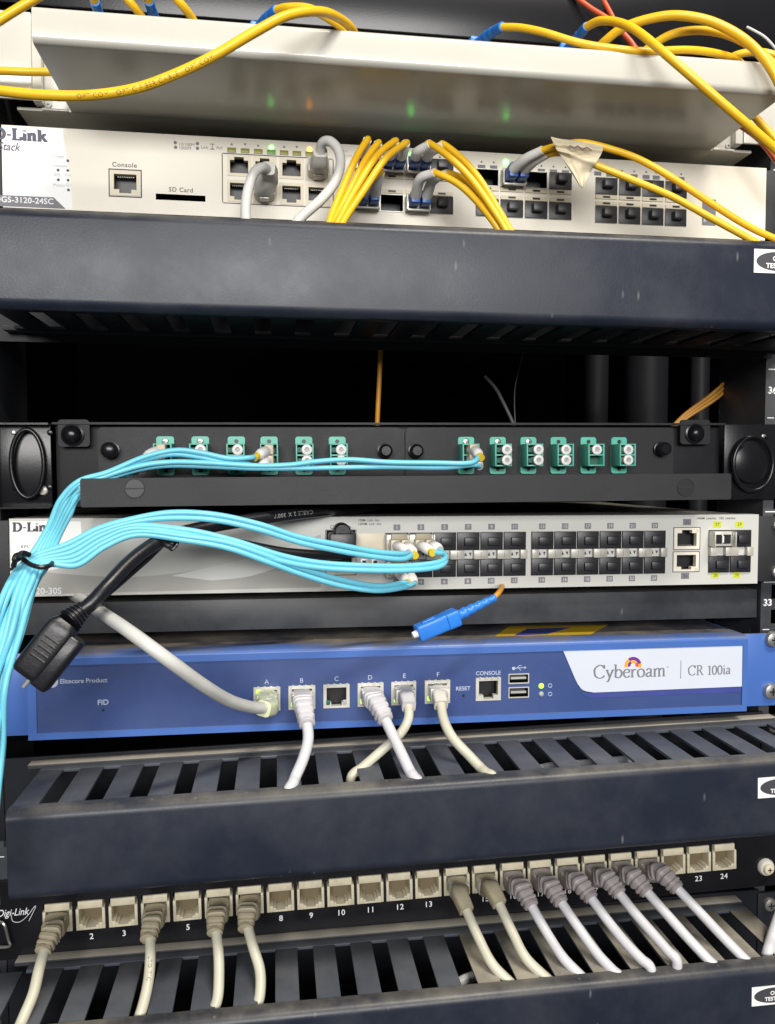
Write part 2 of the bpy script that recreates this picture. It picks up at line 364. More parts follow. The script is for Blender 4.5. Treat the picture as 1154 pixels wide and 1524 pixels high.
def pen_text(mb, s, x, z, h, y, thick, thin, width=None, wide=1.0):
    tot = sum(GL[c][0] for c in s)
    if width: wide = width/(tot*h)
    cx = x
    for c in s:
        pen(mb, GL[c][1], cx, z, h, y, thick, thin, wide); cx += GL[c][0]*h*wide
    return mb

def rj45_jack(dev, par, name, h, frame, flip=False, ledm=None, depth=7.5):
    """socket seen in a hole h of the faceplate: frame with the stepped opening, dark cavity, gold contacts"""
    x0, x1, z0, z1 = h; W, H = x1-x0, z1-z0
    mb = B(frame); y0, y1 = -0.35, 3.0
    f = lambda t: (z1-t*H) if flip else (z0+t*H)
    def bar(a, b, c, d):
        q = sorted((f(c), f(d))); mb.box(x0+a*W, x0+b*W, y0, y1, q[0], q[1])
    bar(0, .12, 0, 1); bar(.88, 1, 0, 1); bar(.12, .88, .86, 1); bar(.12, .30, 0, .24); bar(.70, .88, 0, .24); bar(.30, .70, 0, .09)
    o = dev.put(mb, name, par)
    c = B('cavity'); cavity(c, (x0+.10*W, x1-.10*W, z0+.06*H, z1-.06*H), 0.4, depth)
    dev.put(c, 'cavity', o)
    g = B('steel')
    q = sorted((f(.84), f(.80)))
    for k in range(8):
        a = x0+W*(.22+.075*k); g.box(a, a+W*.025, 2.6, 6, q[0], q[1])
    dev.put(g, 'contacts', o)
    return o
def dust_plug(dev, par, c, w, h, m='dust_plug', tab=True, tz=0.0):
    x, z = c
    mb = B(m).box(x-w/2, x+w/2, -1.2, 4, z-h/2, z+h/2, 0.35)
    if tab: mb.box(x-w*.22, x+w*.22, -6.2, -0.8, z+tz-h*.24, z+tz+h*.24, 0.5)
    return dev.put(mb, 'dust_plug', par)
def screw(mb, c, r, y, m='steel', slot=True):
    mb.m(m); x, z = c
    mb.lathe((x, y, z), (0, -1, 0), [(0, r), (r*.25, r), (r*.5, r*.85), (r*.62, r*.5)], 16)
    if slot:
        mb.m('cavity').box(x-r*.45, x+r*.45, y-r*.66, y-r*.5, z-r*.09, z+r*.09); mb.box(x-r*.09, x+r*.09, y-r*.67, y-r*.5, z-r*.45, z+r*.45)
    return mb
def put_screws(dev, par, pts, r, y, m='steel'):
    for c in pts:
        s = MB(); screw(s, c, r, y, m); dev.put(s, 'screw', par)

def text_on_path(mb, path, r, s_, d0, h, bold=0.0, flip=False):
    """lettering printed on a cable jacket, on the side that faces the front"""
    P = [Vector(q) for q in path]; D = [0]
    for a, b in zip(P, P[1:]): D.append(D[-1]+(b-a).length)
    t = MB(); t.m('ink'); text_mb(t, s_, 0, 0, h, 0, bold=bold, space=1.15)
    vs = []
    for x, _, z in t.v:
        d = d0+(-x if flip else x); k = max(0, min(len(P)-2, next((i for i in range(len(D)-1) if D[i+1] >= d), len(P)-2)))
        f = (d-D[k])/(D[k+1]-D[k]); c = P[k].lerp(P[k+1], f); T = (P[k+1]-P[k]).normalized()
        v = Vector(map(float, CAM))-c; v = (v-T*v.dot(T)).normalized(); u = T.cross(v)*(-1 if flip else 1)
        if u.z < 0 and not flip: pass
        a = (z-h/2)/r; q = c+(v*math.cos(a)-u*math.sin(a))*(r*1.012); vs.append(q[:])
    return mb.add(vs, t.f)
# ================================================================== the cabinet (setting; shell closed to keep the interior dark)
def sheet(name, *b): return struct(B('cabinet').box(*b).build(name))
sheet('cabinet_back_panel', -330, 330, 640, 645, -420, 520)
sheet('cabinet_side_panel', -335, -330, 30, 645, -420, 520)
sheet('cabinet_side_panel', 330, 335, 30, 645, -420, 520)
sheet('cabinet_roof_blocker', -335, 335, 20, 645, 520, 525)  # unseen lid, added to keep ambient light out of the rack
sheet('cabinet_floor_blocker', -335, 335, 20, 645, -425, -420)  # unseen base, added to block ambient light from below

def rack_rail(sg, label):
    xi, xo = 227, 262
    e = empty('rack_rail', (sg*xi, 6, -420), label, 'rack rail')
    off = (sg*xi, 6, -420)
    a, b = sorted((sg*xi, sg*xo))
    holes = []; zs = []
    for u in range(-9, 12):
        z0 = u*44.45+0.5
        for d in (6.35, 22.2, 38.1): zs.append(z0+d); holes.append(tuple(sorted((sg*234.0, sg*243.5)))+(z0+d-4.7, z0+d+4.7))
    mb = B('black_paint'); plate(mb, a, b, -420, 520, holes, 6, 8.2, back=True); mb.build('face', e, off)
    mb = B('black_paint').box(*sorted((sg*xi, sg*(xi+2))), 8.3, 60, -420, 520); mb.build('flange', e, off)
    mb = B('ink_white')
    for u in range(-9, 12):
        z0 = u*44.45+0.5
        mb.box(*sorted((sg*228.5, sg*246)), 5.8, 5.95, z0-.35, z0+.35)
        for d in (14.3, 30.2): mb.box(*sorted((sg*228.5, sg*233)), 5.8, 5.95, z0+d-.25, z0+d+.25)
    mb.build('unit_marks', e, off)
    mb = B('ink_white')
    for u in range(-9, 12):
        text_mb(mb, str(33+u), (sg*228.6 if sg > 0 else sg*237), u*44.45-14.5, 4.2, 5.8, bold=0.02)
    mb.build('unit_numbers', e, off)
    return e
rack_rail(-1, 'black rack rail with square holes behind the aqua cable bundle')
rack_rail(1, 'black numbered rack rail beside the blue firewall screws')

# faint things in the dark gap behind
for px, r, lab in ((888, 11, 'narrow grey conduit in the dark gap left of the wide conduit'), (962, 20, 'wide grey conduit in the dark gap above the fibre panel'), (1042, 9, 'thin brownish conduit in the dark gap behind the orange bundle')):
    c = at(px, 560, 260)
    mb = B('conduit') if 'conduit' in MATS else None
    mat('conduit', (0.02, 0.02, 0.024), 0.5, spec=0.2)
    mb = B('conduit').lathe((c[0], 260, -300), (0, 0, 1), [(0, r*.9), (2, r), (700, r), (702, r*.9)], 20)
    mb.box(c[0]-r*1.15, c[0]+r*1.15, 258-r*1.1, 262+r*1.1, c[2]-60, c[2]-48, 1.0)
    tag(mb.build('cable_conduit'), lab, 'conduit')

# ================================================================== white fibre enclosure with its flap open
E1 = Dev('fibre_enclosure', 'white metal fibre enclosure with its front flap folded open, above the top switch', 'fibre enclosure', (0, 0, 263.5))
rt = E1.root
mb = B('enclosure_white')
mb.box(-186, 186, 1, 230, 0, 1.5); mb.box(-186, -184.5, 1, 230, 1.6, 46); mb.box(184.5, 186, 1, 230, 1.6, 46); mb.box(-186, 186, 60, 230, 46.1, 47.6)
mb.box(-214, -187, 6, 230, 1.8, 3.3); mb.box(187, 214, 6, 230, 1.8, 3.3)
E1.put(mb, 'body')
for sg in (-1, 1):
    mb = B('enclosure_white')
    mb.box(*sorted((sg*204, sg*241)), -2.5, -0.6, 4, 49.5, 0.5)
    mb.box(*sorted((sg*199.5, sg*204)), -1.0, 7, 4.2, 49.3)
    mb.box(*sorted((sg*186.6, sg*199.4)), 4, 5.8, 1.2, 49.3, 0.4)
    mb.box(*sorted((sg*186.6, sg*200)), 1.0, 6.5, 0.3, 1.6, 0.3)
    e = E1.put(mb, 'ear')
    put_screws(E1, e, [(sg*232.5, 11), (sg*232.5, 43)], 4.2, -2.6)
    s = MB(); screw(s, (sg*197.2, 4.2), 1.8, 3.9, 'ring_grey'); E1.put(s, 'rivet', e)
# flap: L profile in (y, z), swept along x with rounded outer corners
def l_profile(y_f, depth, lip, t, r):
    out = []
    out.append((y_f+depth, 0)); 
    for k in range(7):
        a = math.pi*1.5-k*math.pi/12; out.append((y_f+r+r*math.cos(a), r+r*math.sin(a)))
    for k in range(7):
        a = math.pi-k*math.pi/12*1.0; out.append((y_f+r*.8+r*.8*math.cos(a), lip-r*.8+r*.8*math.sin(a)))
    out += [(y_f+6, lip), (y_f+6, lip-t), (y_f+r+.6, lip-t), (y_f+t, lip-r-.4), (y_f+t, r), (y_f+r, t), (y_f+depth, t)]
    return out
def extrude_x(mb, prof, xs):
    n = len(prof); vs = [(x, y, z) for x in xs for y, z in prof]; fs = []
    for i in range(len(xs)-1):
        for j in range(n): fs.append((i*n+j, i*n+(j+1) % n, (i+1)*n+(j+1) % n, (i+1)*n+j))
    fs += [tuple(range(n)), tuple(range((len(xs)-1)*n, len(xs)*n))[::-1]]
    m_ = len(xs)-1; long_ = [math.dist(prof[j], prof[(j+1) % n]) > 1.9 for j in range(n)]
    return mb.add(vs, fs, {i*n+j for i in range(m_) for j in range(n) if long_[j]}|{m_*n, m_*n+1})
mb = B('enclosure_white'); extrude_x(mb, l_profile(-72, 72.5, 16.2, 1.5, 3.2), [-184.5, -60, 60, 184.5])
fl = E1.put(mb, 'flap')
mb = B('steel').lathe((-150, -1.5, 3.2), (1, 0, 0), [(0, 1.4), (300, 1.4)], 10); E1.put(mb, 'hinge', fl)
mb = B('gloss_black').box(-184, 184, 34, 36, 1.8, 45.5); mb.box(-184, 184, 20, 33.9, 36, 38.5, .6); mb.box(-184, 184, 24, 26, 38.6, 46)
E1.put(mb, 'adapter_panel')
for px, m_ in ((160, 'blue_sc'), (232, 'blue_sc'), (398, 'blue_sc'), (720, 'blue_sc'), (858, 'blue_sc'), (650, 'beige_plastic'), (694, 'beige_plastic'), (470, 'beige_plastic'), (560, 'beige_plastic')):
    c = at(px, 60, 30); mb = B(m_).box(c[0]-5, c[0]+5, 22, 33.9, 22, 35.5, .5); mb.m('cavity').box(c[0]-3.2, c[0]+3.2, 21.7, 21.95, 24, 33.5)
    E1.put(mb, 'adapter')
# black sheet added for the dark interior above the enclosure
mb = B('gloss_black').box(-241, 241, -1, 2, 318, 362, .6); mb.box(-225, 225, 2.1, 60, 318, 320)
o = mb.build('blank_panel'); tag(o, 'black sheet in place of the dark interior above the white fibre enclosure', 'blank panel')

# ================================================================== top switch
def vent_body(dev, x0, x1, z0, z1, m_):
    dev.put(B(m_).box(x0, x1, 14, 250, z0, z1, .5), 'chassis')
D1 = Dev('network_switch', 'silver network switch with yellow fibre and two grey copper leads, below the white enclosure', 'network switch', (0, 0, 211))
rt = D1.root; HW = 220.5; HT = 43.4
J = {}
jx = [(339, 373), (377, 411), (417, 451), (456, 490)]
jacks = []
def jr(px0, px1, yt0, yb0):
    a, zt = D1.uv(px0, yt0); b, zb = D1.uv(px1, yb0); return (a, b, zb, zt)
sl = 0.056
for k, (a, b) in enumerate(jx):
    d = (a-339)*sl
    jacks.append(('t', jr(a-1, b+1, 230+d, 263+d))); jacks.append(('b', jr(a-1, b+1, 267+d, 301+d)))
con = jr(164, 209, 253, 292)
sd = (D1.uv(232, 288)[0], D1.uv(306, 300)[0], D1.uv(270, 298.5)[1], D1.uv(270, 289.5)[1])
def sfp_rows(xa, xb, n, ytop_c, ybot_c):
    a = D1.uv(xa, ytop_c)[0]; b = D1.uv(xb, ytop_c)[0]; p = (b-a)/n
    zc1 = D1.uv((xa+xb)/2, ytop_c)[1]; zc2 = D1.uv((xa+xb)/2, ybot_c)[1]
    return a, p, zc1, zc2
G = [(527, 676, 4, 247, 303), (707, 852, 4, 267, 312), (885, 1023, 4, 280, 322)]
holes = [h for _, h in jacks]+[con, sd]; cells = []
for gi, g in enumerate(G):
    a, p, z1, z2 = sfp_rows(*g)
    for c in range(4):
        for r, z in ((0, z1), (1, z2)):
            h = (a+c*p+.35, a+(c+1)*p-.35, z-5.0, z+5.0); holes.append(h); cells.append((gi, c, r, h))
mb = B('switch_silver'); plate(mb, -HW, HW, 0, HT, holes, 0, 14); D1.put(mb, 'faceplate')
vent_body(D1, -HW+1, HW-1, .6, HT-.6, 'tin')
for sg in (-1, 1):
    mb = B('panel_black').box(*sorted((sg*221, sg*241)), 0.5, 2.5, 1, HT-1, .4); mb.box(*sorted((sg*221, sg*223.2)), 2.6, 30, 1, HT-1)
    e = D1.put(mb, 'ear'); put_screws(D1, e, [(sg*233, 6.5), (sg*233, 37)], 4.2, .4)
cv = B('cavity')
for kind, h in jacks: J[kind, len([1 for q in J if q[0] == kind])] = rj45_jack(D1, rt, 'copper_port', h, 'beige_jack', flip=(kind == 't'))
rj45_jack(D1, rt, 'console_port', con, 'beige_jack')
mb = B('cavity'); cavity(mb, sd, 0.1, 12); D1.put(mb, 'card_slot')
def cage(dev, h, m_='tin'):
    x0, x1, z0, z1 = h
    mb = B('cavity'); cavity(mb, h, .8, 13)
    mb.m(m_); t = .45
    mb.box(x0, x0+t, -.6, .75, z0, z1); mb.box(x1-t, x1, -.6, .75, z0, z1); mb.box(x0+t, x1-t, -.6, .75, z1-t, z1); mb.box(x0+t, x1-t, -.6, .75, z0, z0+t)
    return dev.put(mb, 'fibre_port')
LCSLOT = {}
for gi, c, r, h in cells:
    o = cage(D1, h); x = (h[0]+h[1])/2; z = (h[2]+h[3])/2
    # little tan latch strip between the rows
    zz = h[2]-1.4 if r == 0 else h[3]+1.4
    mb = B('beige_jack').box(h[0]+.3, h[1]-.3, -.9, -.1, zz-1.1, zz+1.1); mb.m('cavity').box(x-2.2, x+2.2, -1.1, -.95, zz-.55, zz+.55); D1.put(mb, 'latch')
    LCSLOT[gi, c, r] = (x, z)
    kind = 'plug'
    if (gi, c, r) in ((0, 0, 0), (0, 0, 1), (0, 1, 0), (0, 2, 0), (0, 2, 1), (1, 1, 0)): kind = 'sfp'
    if (gi, c, r) in ((0, 1, 1), (1, 0, 0), (1, 2, 0)): kind = 'open'
    if kind == 'plug': dust_plug(D1, rt, (x, z), h[1]-h[0]-.3, 9.8, tz=.6)
    if kind == 'sfp':
        mb = B('steel').box(x-6.4, x+6.4, -4.5, 6, z-4.4, z+4.4, .3); mb.m('cavity')
        for s_ in (-1, 1): mb.box(x+s_*3.1-2.5, x+s_*3.1+2.5, -4.8, -4.55, z-3.2, z+3.2)
        tr = D1.put(mb, 'transceiver')
        mb = B('tin').box(x-6.3, x+6.3, -7.0, -4.9, z-5.6, z-4.5, .2); mb.box(x-6.9, x-6.3, -7, -1, z-5, z+3); mb.box(x+6.3, x+6.9, -7, -1, z-5, z+3); D1.put(mb, 'bail_latch', tr)
# outlines, labels, LEDs
mb = B('ink')
x0, zt = D1.uv(331.5, 228.5); x1, zb = D1.uv(495.5, 308.5)
zt0 = zt; xs = (x0, x1)
for a, b in ((x0, x1),):
    mb.box(a, b, -.12, -.04, zt0+.0, zt0+.5); mb.box(a, b, -.12, -.04, zb-.5, zb); mb.box(a-.5, a, -.12, -.04, zb, zt0); mb.box(b, b+.5, -.12, -.04, zb, zt0)
D1.put(mb, 'port_outline'); mb = B('ink')
cx0, cx1, cz0, cz1 = con
for q in ((cx0-.9, cx1+.9, cz1+.3, cz1+.9), (cx0-.9, cx1+.9, cz0-.9, cz0-.3), (cx0-.9, cx0-.3, cz0-.3, cz1+.3), (cx1+.3, cx1+.9, cz0-.3, cz1+.3)): mb.box(q[0], q[1], -.12, -.04, q[2], q[3])
D1.put(mb, 'port_outline')
mb = B('ink')
for s_, px, py, h_ in (('Console', 185.5, 248.5, 2.5), ('SD Card', 269.5, 285.5, 2.4)):
    x, z = D1.uv(px, py); text_mb(mb, s_, x, z, h_, -.1, bold=.01, align='CENTER', space=1.1)
mb.m('ink_grey')
for s_, px, py, h_ in (('10/100M', 266, 216.5, 1.7), ('1000M', 266, 222, 1.7), ('Link', 299, 221, 1.7), ('Act', 322, 221.5, 1.7)):
    x, z = D1.uv(px, py); text_mb(mb, s_, x, z, h_, -.1, align='LEFT')
for px, py in ((261, 212), (261.5, 219), (294, 213.5), (294, 220.5)):
    x, z = D1.uv(px, py); mb.lathe((x, -.02, z), (0, -1, 0), [(0, .95), (.1, .95)], 10)
for px in (316,):
    x, z = D1.uv(px, 218); mb.box(x-1.2, x+1.2, -.1, -.02, z+1.2, z+1.6); mb.box(x-.2, x+.2, -.1, -.02, z-1, z+1.1); mb.box(x-1.2, x+1.2, -.1, -.02, z-1.6, z-1.1)
x, z = D1.uv(503, 226); text_mb(mb.m('ink_faint'), '10M', x+2, z, 1.5, -.1); text_mb(mb, '1000M', x+2, z-2.6, 1.5, -.1)
mb.m('ink_faint')
for s_, px, py in (('Power', 78, 234), ('Console', 78, 248), ('RPS', 80, 262), ('Master', 79, 277), ('Fan', 97, 262), ('SD', 98, 277)):
    x, z = D1.uv(px, py); text_mb(mb, s_, x, z, 1.6, -.1)
D1.put(mb, 'lettering')
# white printed field at the left with a slanted end
mb = B('print_white'); pts = [D1.uv(93, 189), D1.uv(105, 268), D1.uv(108, 302)]
mb.prism([(-HW+.3, .4), (pts[2][0], .4), (pts[1][0], pts[1][1]), (pts[0][0], HT-.4), (-HW+.3, HT-.4)], -.035, -.005); D1.put(mb, 'white_print')
mb = B('ink_grey'); p = [D1.uv(-20, 301), D1.uv(98, 306), D1.uv(80, 293.5), D1.uv(-20, 289)]
mb.prism([(p[0][0], .5), (p[1][0], .5), p[2], p[3]], -.075, -.045)
x, z = D1.uv(80, 303); text_mb(mb.m('ink_white'), 'DGS-3120-24SC', x, z-.3, 3.0, -.12, bold=.02, align='RIGHT', space=1.05); D1.put(mb, 'model_band')
mb = B('ink_logo'); x0, z0 = D1.uv(-10, 206.5); x1, z1 = D1.uv(71, 211.5)
pen_text(mb, 'D-Link', x0, z1+.3, 5.9, -.06, .34, .16, width=x1-x0)
x, z = D1.uv(29, 224.5); text_mb(mb, 'xStack', x, z, 4.2, -.1, bold=.015, shear=.3, align='RIGHT', wide=.86)
D1.put(mb, 'logo')
mb = B('ink')
for px, py in ((101, 239), (101, 253.5), (86.5, 253), (101.5, 268), (87, 267.5), (102, 282.5)):
    x, z = D1.uv(px, py); mb.lathe((x, -.04, z), (0, -1, 0), [(0, .75), (.1, .75)], 10)
D1.put(mb, 'status_lights')
for k, px in enumerate((345, 365, 384.5, 404, 423, 442, 461)):
    py = 223+(px-345)*.05; x, z = D1.uv(px, py); lit = {3: 'green_lit', 6: 'amber_lit'}.get(k)
    D1.put(B('green_dim' if k == 3 else 'olive_led').box(x-2.4, x+2.4, -.35, -.02, z-1.4, z+1.2, .1), 'port_light')
    if lit: D1.put(B(lit).lathe((x, -.05, z+2.5), (0, -1, 0), [(0, 1.3), (.4, 1.1), (.6, .5)], 14), 'lit_light')
    else: D1.put(B('ink_grey').prism([(x-.8, z+2.6), (x+.8, z+2.6), (x, z+4.0)] if k % 2 == 0 else [(x-.8, z+4), (x, z+2.6), (x+.8, z+4)], -.1, -.03), 'arrow')
for px, py in ((655, 241), (673, 242), (717, 248), (735, 249), (806, 254), (824, 255), (842, 256), (890, 258), (908, 260), (926, 261), (944, 262), (962, 263), (977, 264), (996, 265), (1014, 266)):
    x, z = D1.uv(px, py); b_ = B('olive_led' if px < 680 else 'ink_grey').box(x-2.2, x+2.2, -.15, -.02, z-1.2, z+1.1); b_.m('ink').prism([(x-.7, z+2.4), (x+.7, z+2.4), (x, z+3.6)], -.1, -.03)
    D1.put(b_, 'port_label')
for px, py in ((753, 241), (612, 231)):
    x, z = D1.uv(px, py); D1.put(B('green_lit').lathe((x, -.05, z), (0, -1, 0), [(0, 1.6), (.6, 1.3), (.9, .5)], 14), 'lit_light')
x0, z0 = D1.uv(1045, 335); x1, z1 = D1.uv(1066, 297); mb = B('ink_grey').box(x0, x1, -.12, -.02, z0, z1); mb.m('ink_faint').box(x0+1, x0+2.4, -.2, -.13, z0+2, z0+5.5); mb.m('green_lit').box(x1-3, x1-1.8, -.25, -.13, z0+2.4, z0+5.6); D1.put(mb, 'status_window')

# ================================================================== cable managers
SLOTW = 8.8
def cable_manager(name, label, zc, tilt, zt, zb, yf, xl, xr, slot0, pitch, nslot, dusty, front_strip=8.5, rear=-7):
    d = Dev(name, label, 'cable manager', (0, 0, zc), tilt)
    zt -= zc; zb -= zc; r = 5.0; t = 1.8
    prof = [(yf+front_strip, zt)]
    for k in range(7): a = math.pi/2+k*math.pi/12; prof.append((yf+r+r*math.cos(a), zt-r+r*math.sin(a)))
    for k in range(7): a = math.pi+k*math.pi/12; prof.append((yf+r+r*math.cos(a), zb+r+r*math.sin(a)))
    prof.append((yf+front_strip, zb)); prof.append((yf+front_strip, zb+t))
    prof += [(yf+r, zb+t), (yf+t, zb+r), (yf+t, zt-r), (yf+r, zt-t), (yf+front_strip, zt-t)]
    mb = B('duct_cover'); extrude_x(mb, prof, [xl, xl+60, 0, xr-60, xr]); d.put(mb, 'cover')
    edges = [xl]+[q for k in range(nslot) for q in (slot0+k*pitch, slot0+k*pitch+SLOTW)]+[max(xr, slot0+nslot*pitch)]
    for side, z0, z1 in (('top', zt-2.0, zt-.25), ('bottom', zb+.25, zb+2.0)):
        for k in range(0, len(edges), 2):
            a, b = edges[k], edges[k+1]
            if b-a < 2: continue
            jig = random.uniform(-.25, .25)
            fm = 'duct_shaded' if side == 'bottom' else ('duct_finger_dusty' if dusty > .8 and a > 20 else 'duct_finger')
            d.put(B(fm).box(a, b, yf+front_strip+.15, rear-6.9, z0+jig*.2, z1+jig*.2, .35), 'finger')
        d.put(B('duct_shaded' if side == 'bottom' else 'duct_finger').box(xl, max(xr, slot0+nslot*pitch), rear-6.8, rear-.1, z0, z1, .3), 'rear_rail')
        mb = B('dusty_flange').box(xl-8, xr+6, rear, 1.5, z0+.3, z1+.9, .4); d.put(mb, 'rear_flange')
    mb = B('duct_shaded').box(-228, 228, 2.2, 4, zb-4, zt+2); mb.box(-241, -226.5, 1, 3.5, zb, zt, .4); mb.box(226.5, 241, 1, 3.5, zb, zt, .4)
    bp = d.put(mb, 'back_plate')
    put_screws(d, bp, [(sx*234, zz) for sx in (-1, 1) for zz in (zb+7, zt-7)], 4.4, .9)
    return d
tmp = Dev.__new__(Dev); tmp.o = np.array((0, 0, 0.)); tmp.t = 0
PT = 21.4
s1 = at(78, 484, -26)[0]-SLOTW/2
M1 = cable_manager('cable_manager', 'black slotted cable manager under the top switch, seen from below', 167, 0, 190.6, 144.0, -70, -212, 226, s1-PT, PT, 20, .2)
def tl(x, z, zc, tilt):   # world x -> local x
    return x*math.cos(math.radians(tilt))+(z-zc)*math.sin(math.radians(tilt))
a = at(40, 1141, -7)[0]; b = at(1113, 1076, -7)[0]; p2 = (b-a)/20
M2 = cable_manager('cable_manager', 'dusty black slotted cable manager between the blue firewall and patch panel', -110, 1.15, -87.6, -131.5, -70, -203, 226, a, p2, 21, .6)
a = at(100.5, 1459, -7)[0]; b = at(1057, 1363, -7)[0]; n3 = round((b-a)/PT); p3 = (b-a)/n3
M3 = cable_manager('cable_manager', 'dusty black slotted cable manager below the numbered patch panel', -222, .5, -200.0, -244, -70, -212, 205, a-2*p3, p3, n3+3, 1.0)
print('pitches', p2, p3, n3)
def tested_sticker(d, px, py, w, h, label, sub='TESTED'):
    x, z = d.uv(px, py, -70.3)
    e = empty('test_sticker', d.world(x, -70.3, z-h), label, 'sticker', 'OK TESTED stickers'); off = d.world(x, -70.3, z-h); e.rotation_euler = (0, -d.t, 0)
    mb = B('print_white').box(0, w, -.12, .05, 0, h); mb.build('paper', e)
    mb = B('ink').prism([(w*.5+w*.45*math.cos(k*math.pi/18), h*.5+h*.40*math.sin(k*math.pi/18)) for k in range(36)], -.18, -.13); mb.build('oval', e)
    mb = B('print_white'); text_mb(mb, 'OK', w/2, h*.52, h*.20, -.22, bold=.03, align='CENTER'); text_mb(mb, sub, w/2, h*.22, h*.20, -.22, bold=.03, align='CENTER', wide=1.05); mb.build('lettering', e)
tested_sticker(M1, 1123, 370, 26, 12.2, 'white OK TESTED sticker with black oval on the topmost cable manager')
tested_sticker(M2, 1128.5, 1158, 26, 11.2, 'white OK TESTED sticker with black oval on the manager above the patch panel')
tested_sticker(M3, 1119.5, 1470, 26, 10.6, 'white OK TESTED sticker with black oval on the manager below the patch panel')

# ================================================================== fibre patch panel with green adapters
F = Dev('fibre_patch_panel', 'black fibre patch panel with twelve green adapters and a front lip', 'patch panel', (0, 0, 52.5), .5)
mb = B('panel_black').box(-198, 200, 11, 200, -1.5, 44.5, .4)
mb.box(-198, 200, 4, 11.2, 44.6, 45.8); F.put(mb, 'chassis')
def rrect(x0, x1, z0, z1, r, n=4):
    out = []
    for cx, cz, a0 in ((x1-r, z1-r, 0), (x0+r, z1-r, 90), (x0+r, z0+r, 180), (x1-r, z0+r, 270)):
        for k in range(n+1): a = math.radians(a0+90*k/n); out.append((cx+r*math.cos(a), cz+r*math.sin(a)))
    return out
for a, b in ((145, 598), (603.5, 1003)):
    x0, zt = F.uv(a, 634, 8); x1, _ = F.uv(b, 634, 8); pl = F.put(B('panel_black').prism(rrect(x0, x1, 4, 43.2, 2.5), 8, 9.6), 'adapter_plate')
for px, py, r in ((163, 670, 5.0), (574, 671, 4.4), (620, 671, 4.4), (988, 668, 4.6)):
    x, z = F.uv(px, py, 3); mb = B('gloss_black').lathe((x, 8, z), (0, -1, 0), [(0, r), (2, r), (2.2, r*.82), (4, r*.82), (4.3, r*.92), (7.5, r*.88), (8.6, r*.6)], 20); F.put(mb, 'plunger_knob')
for px, py, x0p, x1p in ((107, 647, 87, 134), (1036, 645, 1012, 1056)):
    x, z = F.uv(px, py, 3); x0, _ = F.uv(x0p, py, 6); x1, _ = F.uv(x1p, py, 6)
    mb = B('panel_black').prism(rrect(x0, x1, z-6.5, z+8.5, 2), 5, 6.5); t_ = F.put(mb, 'bracket_tab')
    mb = B('gloss_black').lathe((x, 5, z), (0, -1, 0), [(0, 6.2), (1.2, 6.2), (1.5, 5.2), (3.6, 4.6), (5.2, 3.2), (5.8, 1.4)], 20); F.put(mb, 'bolt', t_)
# lip and tray
x0, zt = F.uv(119, 712, -35); _, zb = F.uv(119, 755, -35); x1, _ = F.uv(1089, 706, -35)
hl = []
for px, py in ((200.5, 727), (1021, 725)): hl.append(F.uv(px, py, -35))
mb = B('panel_black').prism(rrect(x0, x1, zb, zt, 1.2, 3), -35, -33.6); mb.box(x0+1, x1-1, -33.5, 11, zb+.2, zb+1.4); lp = F.put(mb, 'front_lip')
for x, z in hl:
    mb = B('cavity').lathe((x, -34.9, z), (0, -1, 0), [(0, 4.7), (.25, 4.7)], 24)
    mb.m('panel_black').sweep([(x+4.9*math.cos(t*math.pi/16), -35.1, z+4.9*math.sin(t*math.pi/16)) for t in range(33)], .28, n=6, cap=False)
    mb.m('panel_black').box(x-4.5, x+4.5, -35.3, -35.17, z-.35, z+.35)
    F.put(mb, 'lip_hole', lp)
# side brackets with ring handles
for sg, cpx, cpy in ((-1, 43, 690), (1, 1118, 690)):
    a, b = sorted((sg*198.2, sg*241))
    mb = B('gloss_black').box(a, b, 1.8, 3.4, -1.5, 45, .4)
    if sg < 0: mb.box(-227, -226, -4, 1.7, -1.5, 45); mb.box(-225.9, -198, -4, 1.7, -1.5, -.6); mb.box(-225.9, -198, -4, 1.7, 44, 45)
    e = F.put(mb, 'side_bracket')
    x, z = F.uv(cpx, cpy, 0)
    ra, rb = (8.5, 18.5) if sg < 0 else (13.0, 16.5)
    mb = B('gloss_black').sweep([(x+ra*math.cos(t*math.pi/18), -2.5, z+rb*math.sin(t*math.pi/18)) for t in range(37)], 1.3, n=10, cap=False)
    if sg > 0: mb.lathe((x, 1.7, z), (0, -1, 0), [(0, 12), (2.5, 12), (3, 11)], 28)
    F.put(mb, 'ring_handle', e)
    for dx, dz, mm_, r_ in ((-8 if sg < 0 else 9, 17, 'steel', 1.3), (11, 17, 'gloss_black', 1.6), (10, -13, 'gloss_black', 1.6), (-8, -13, 'gloss_black', 1.6)):
        s = MB(); screw(s, (x+dx, z+dz), r_, 1.7, mm_, False); F.put(s, 'rivet', e)
    if sg < 0: s = MB(); screw(s, F.uv(63, 730, 0), 2.7, 1.7, 'enclosure_white', False); F.put(s, 'rivet', e)
AD = {}
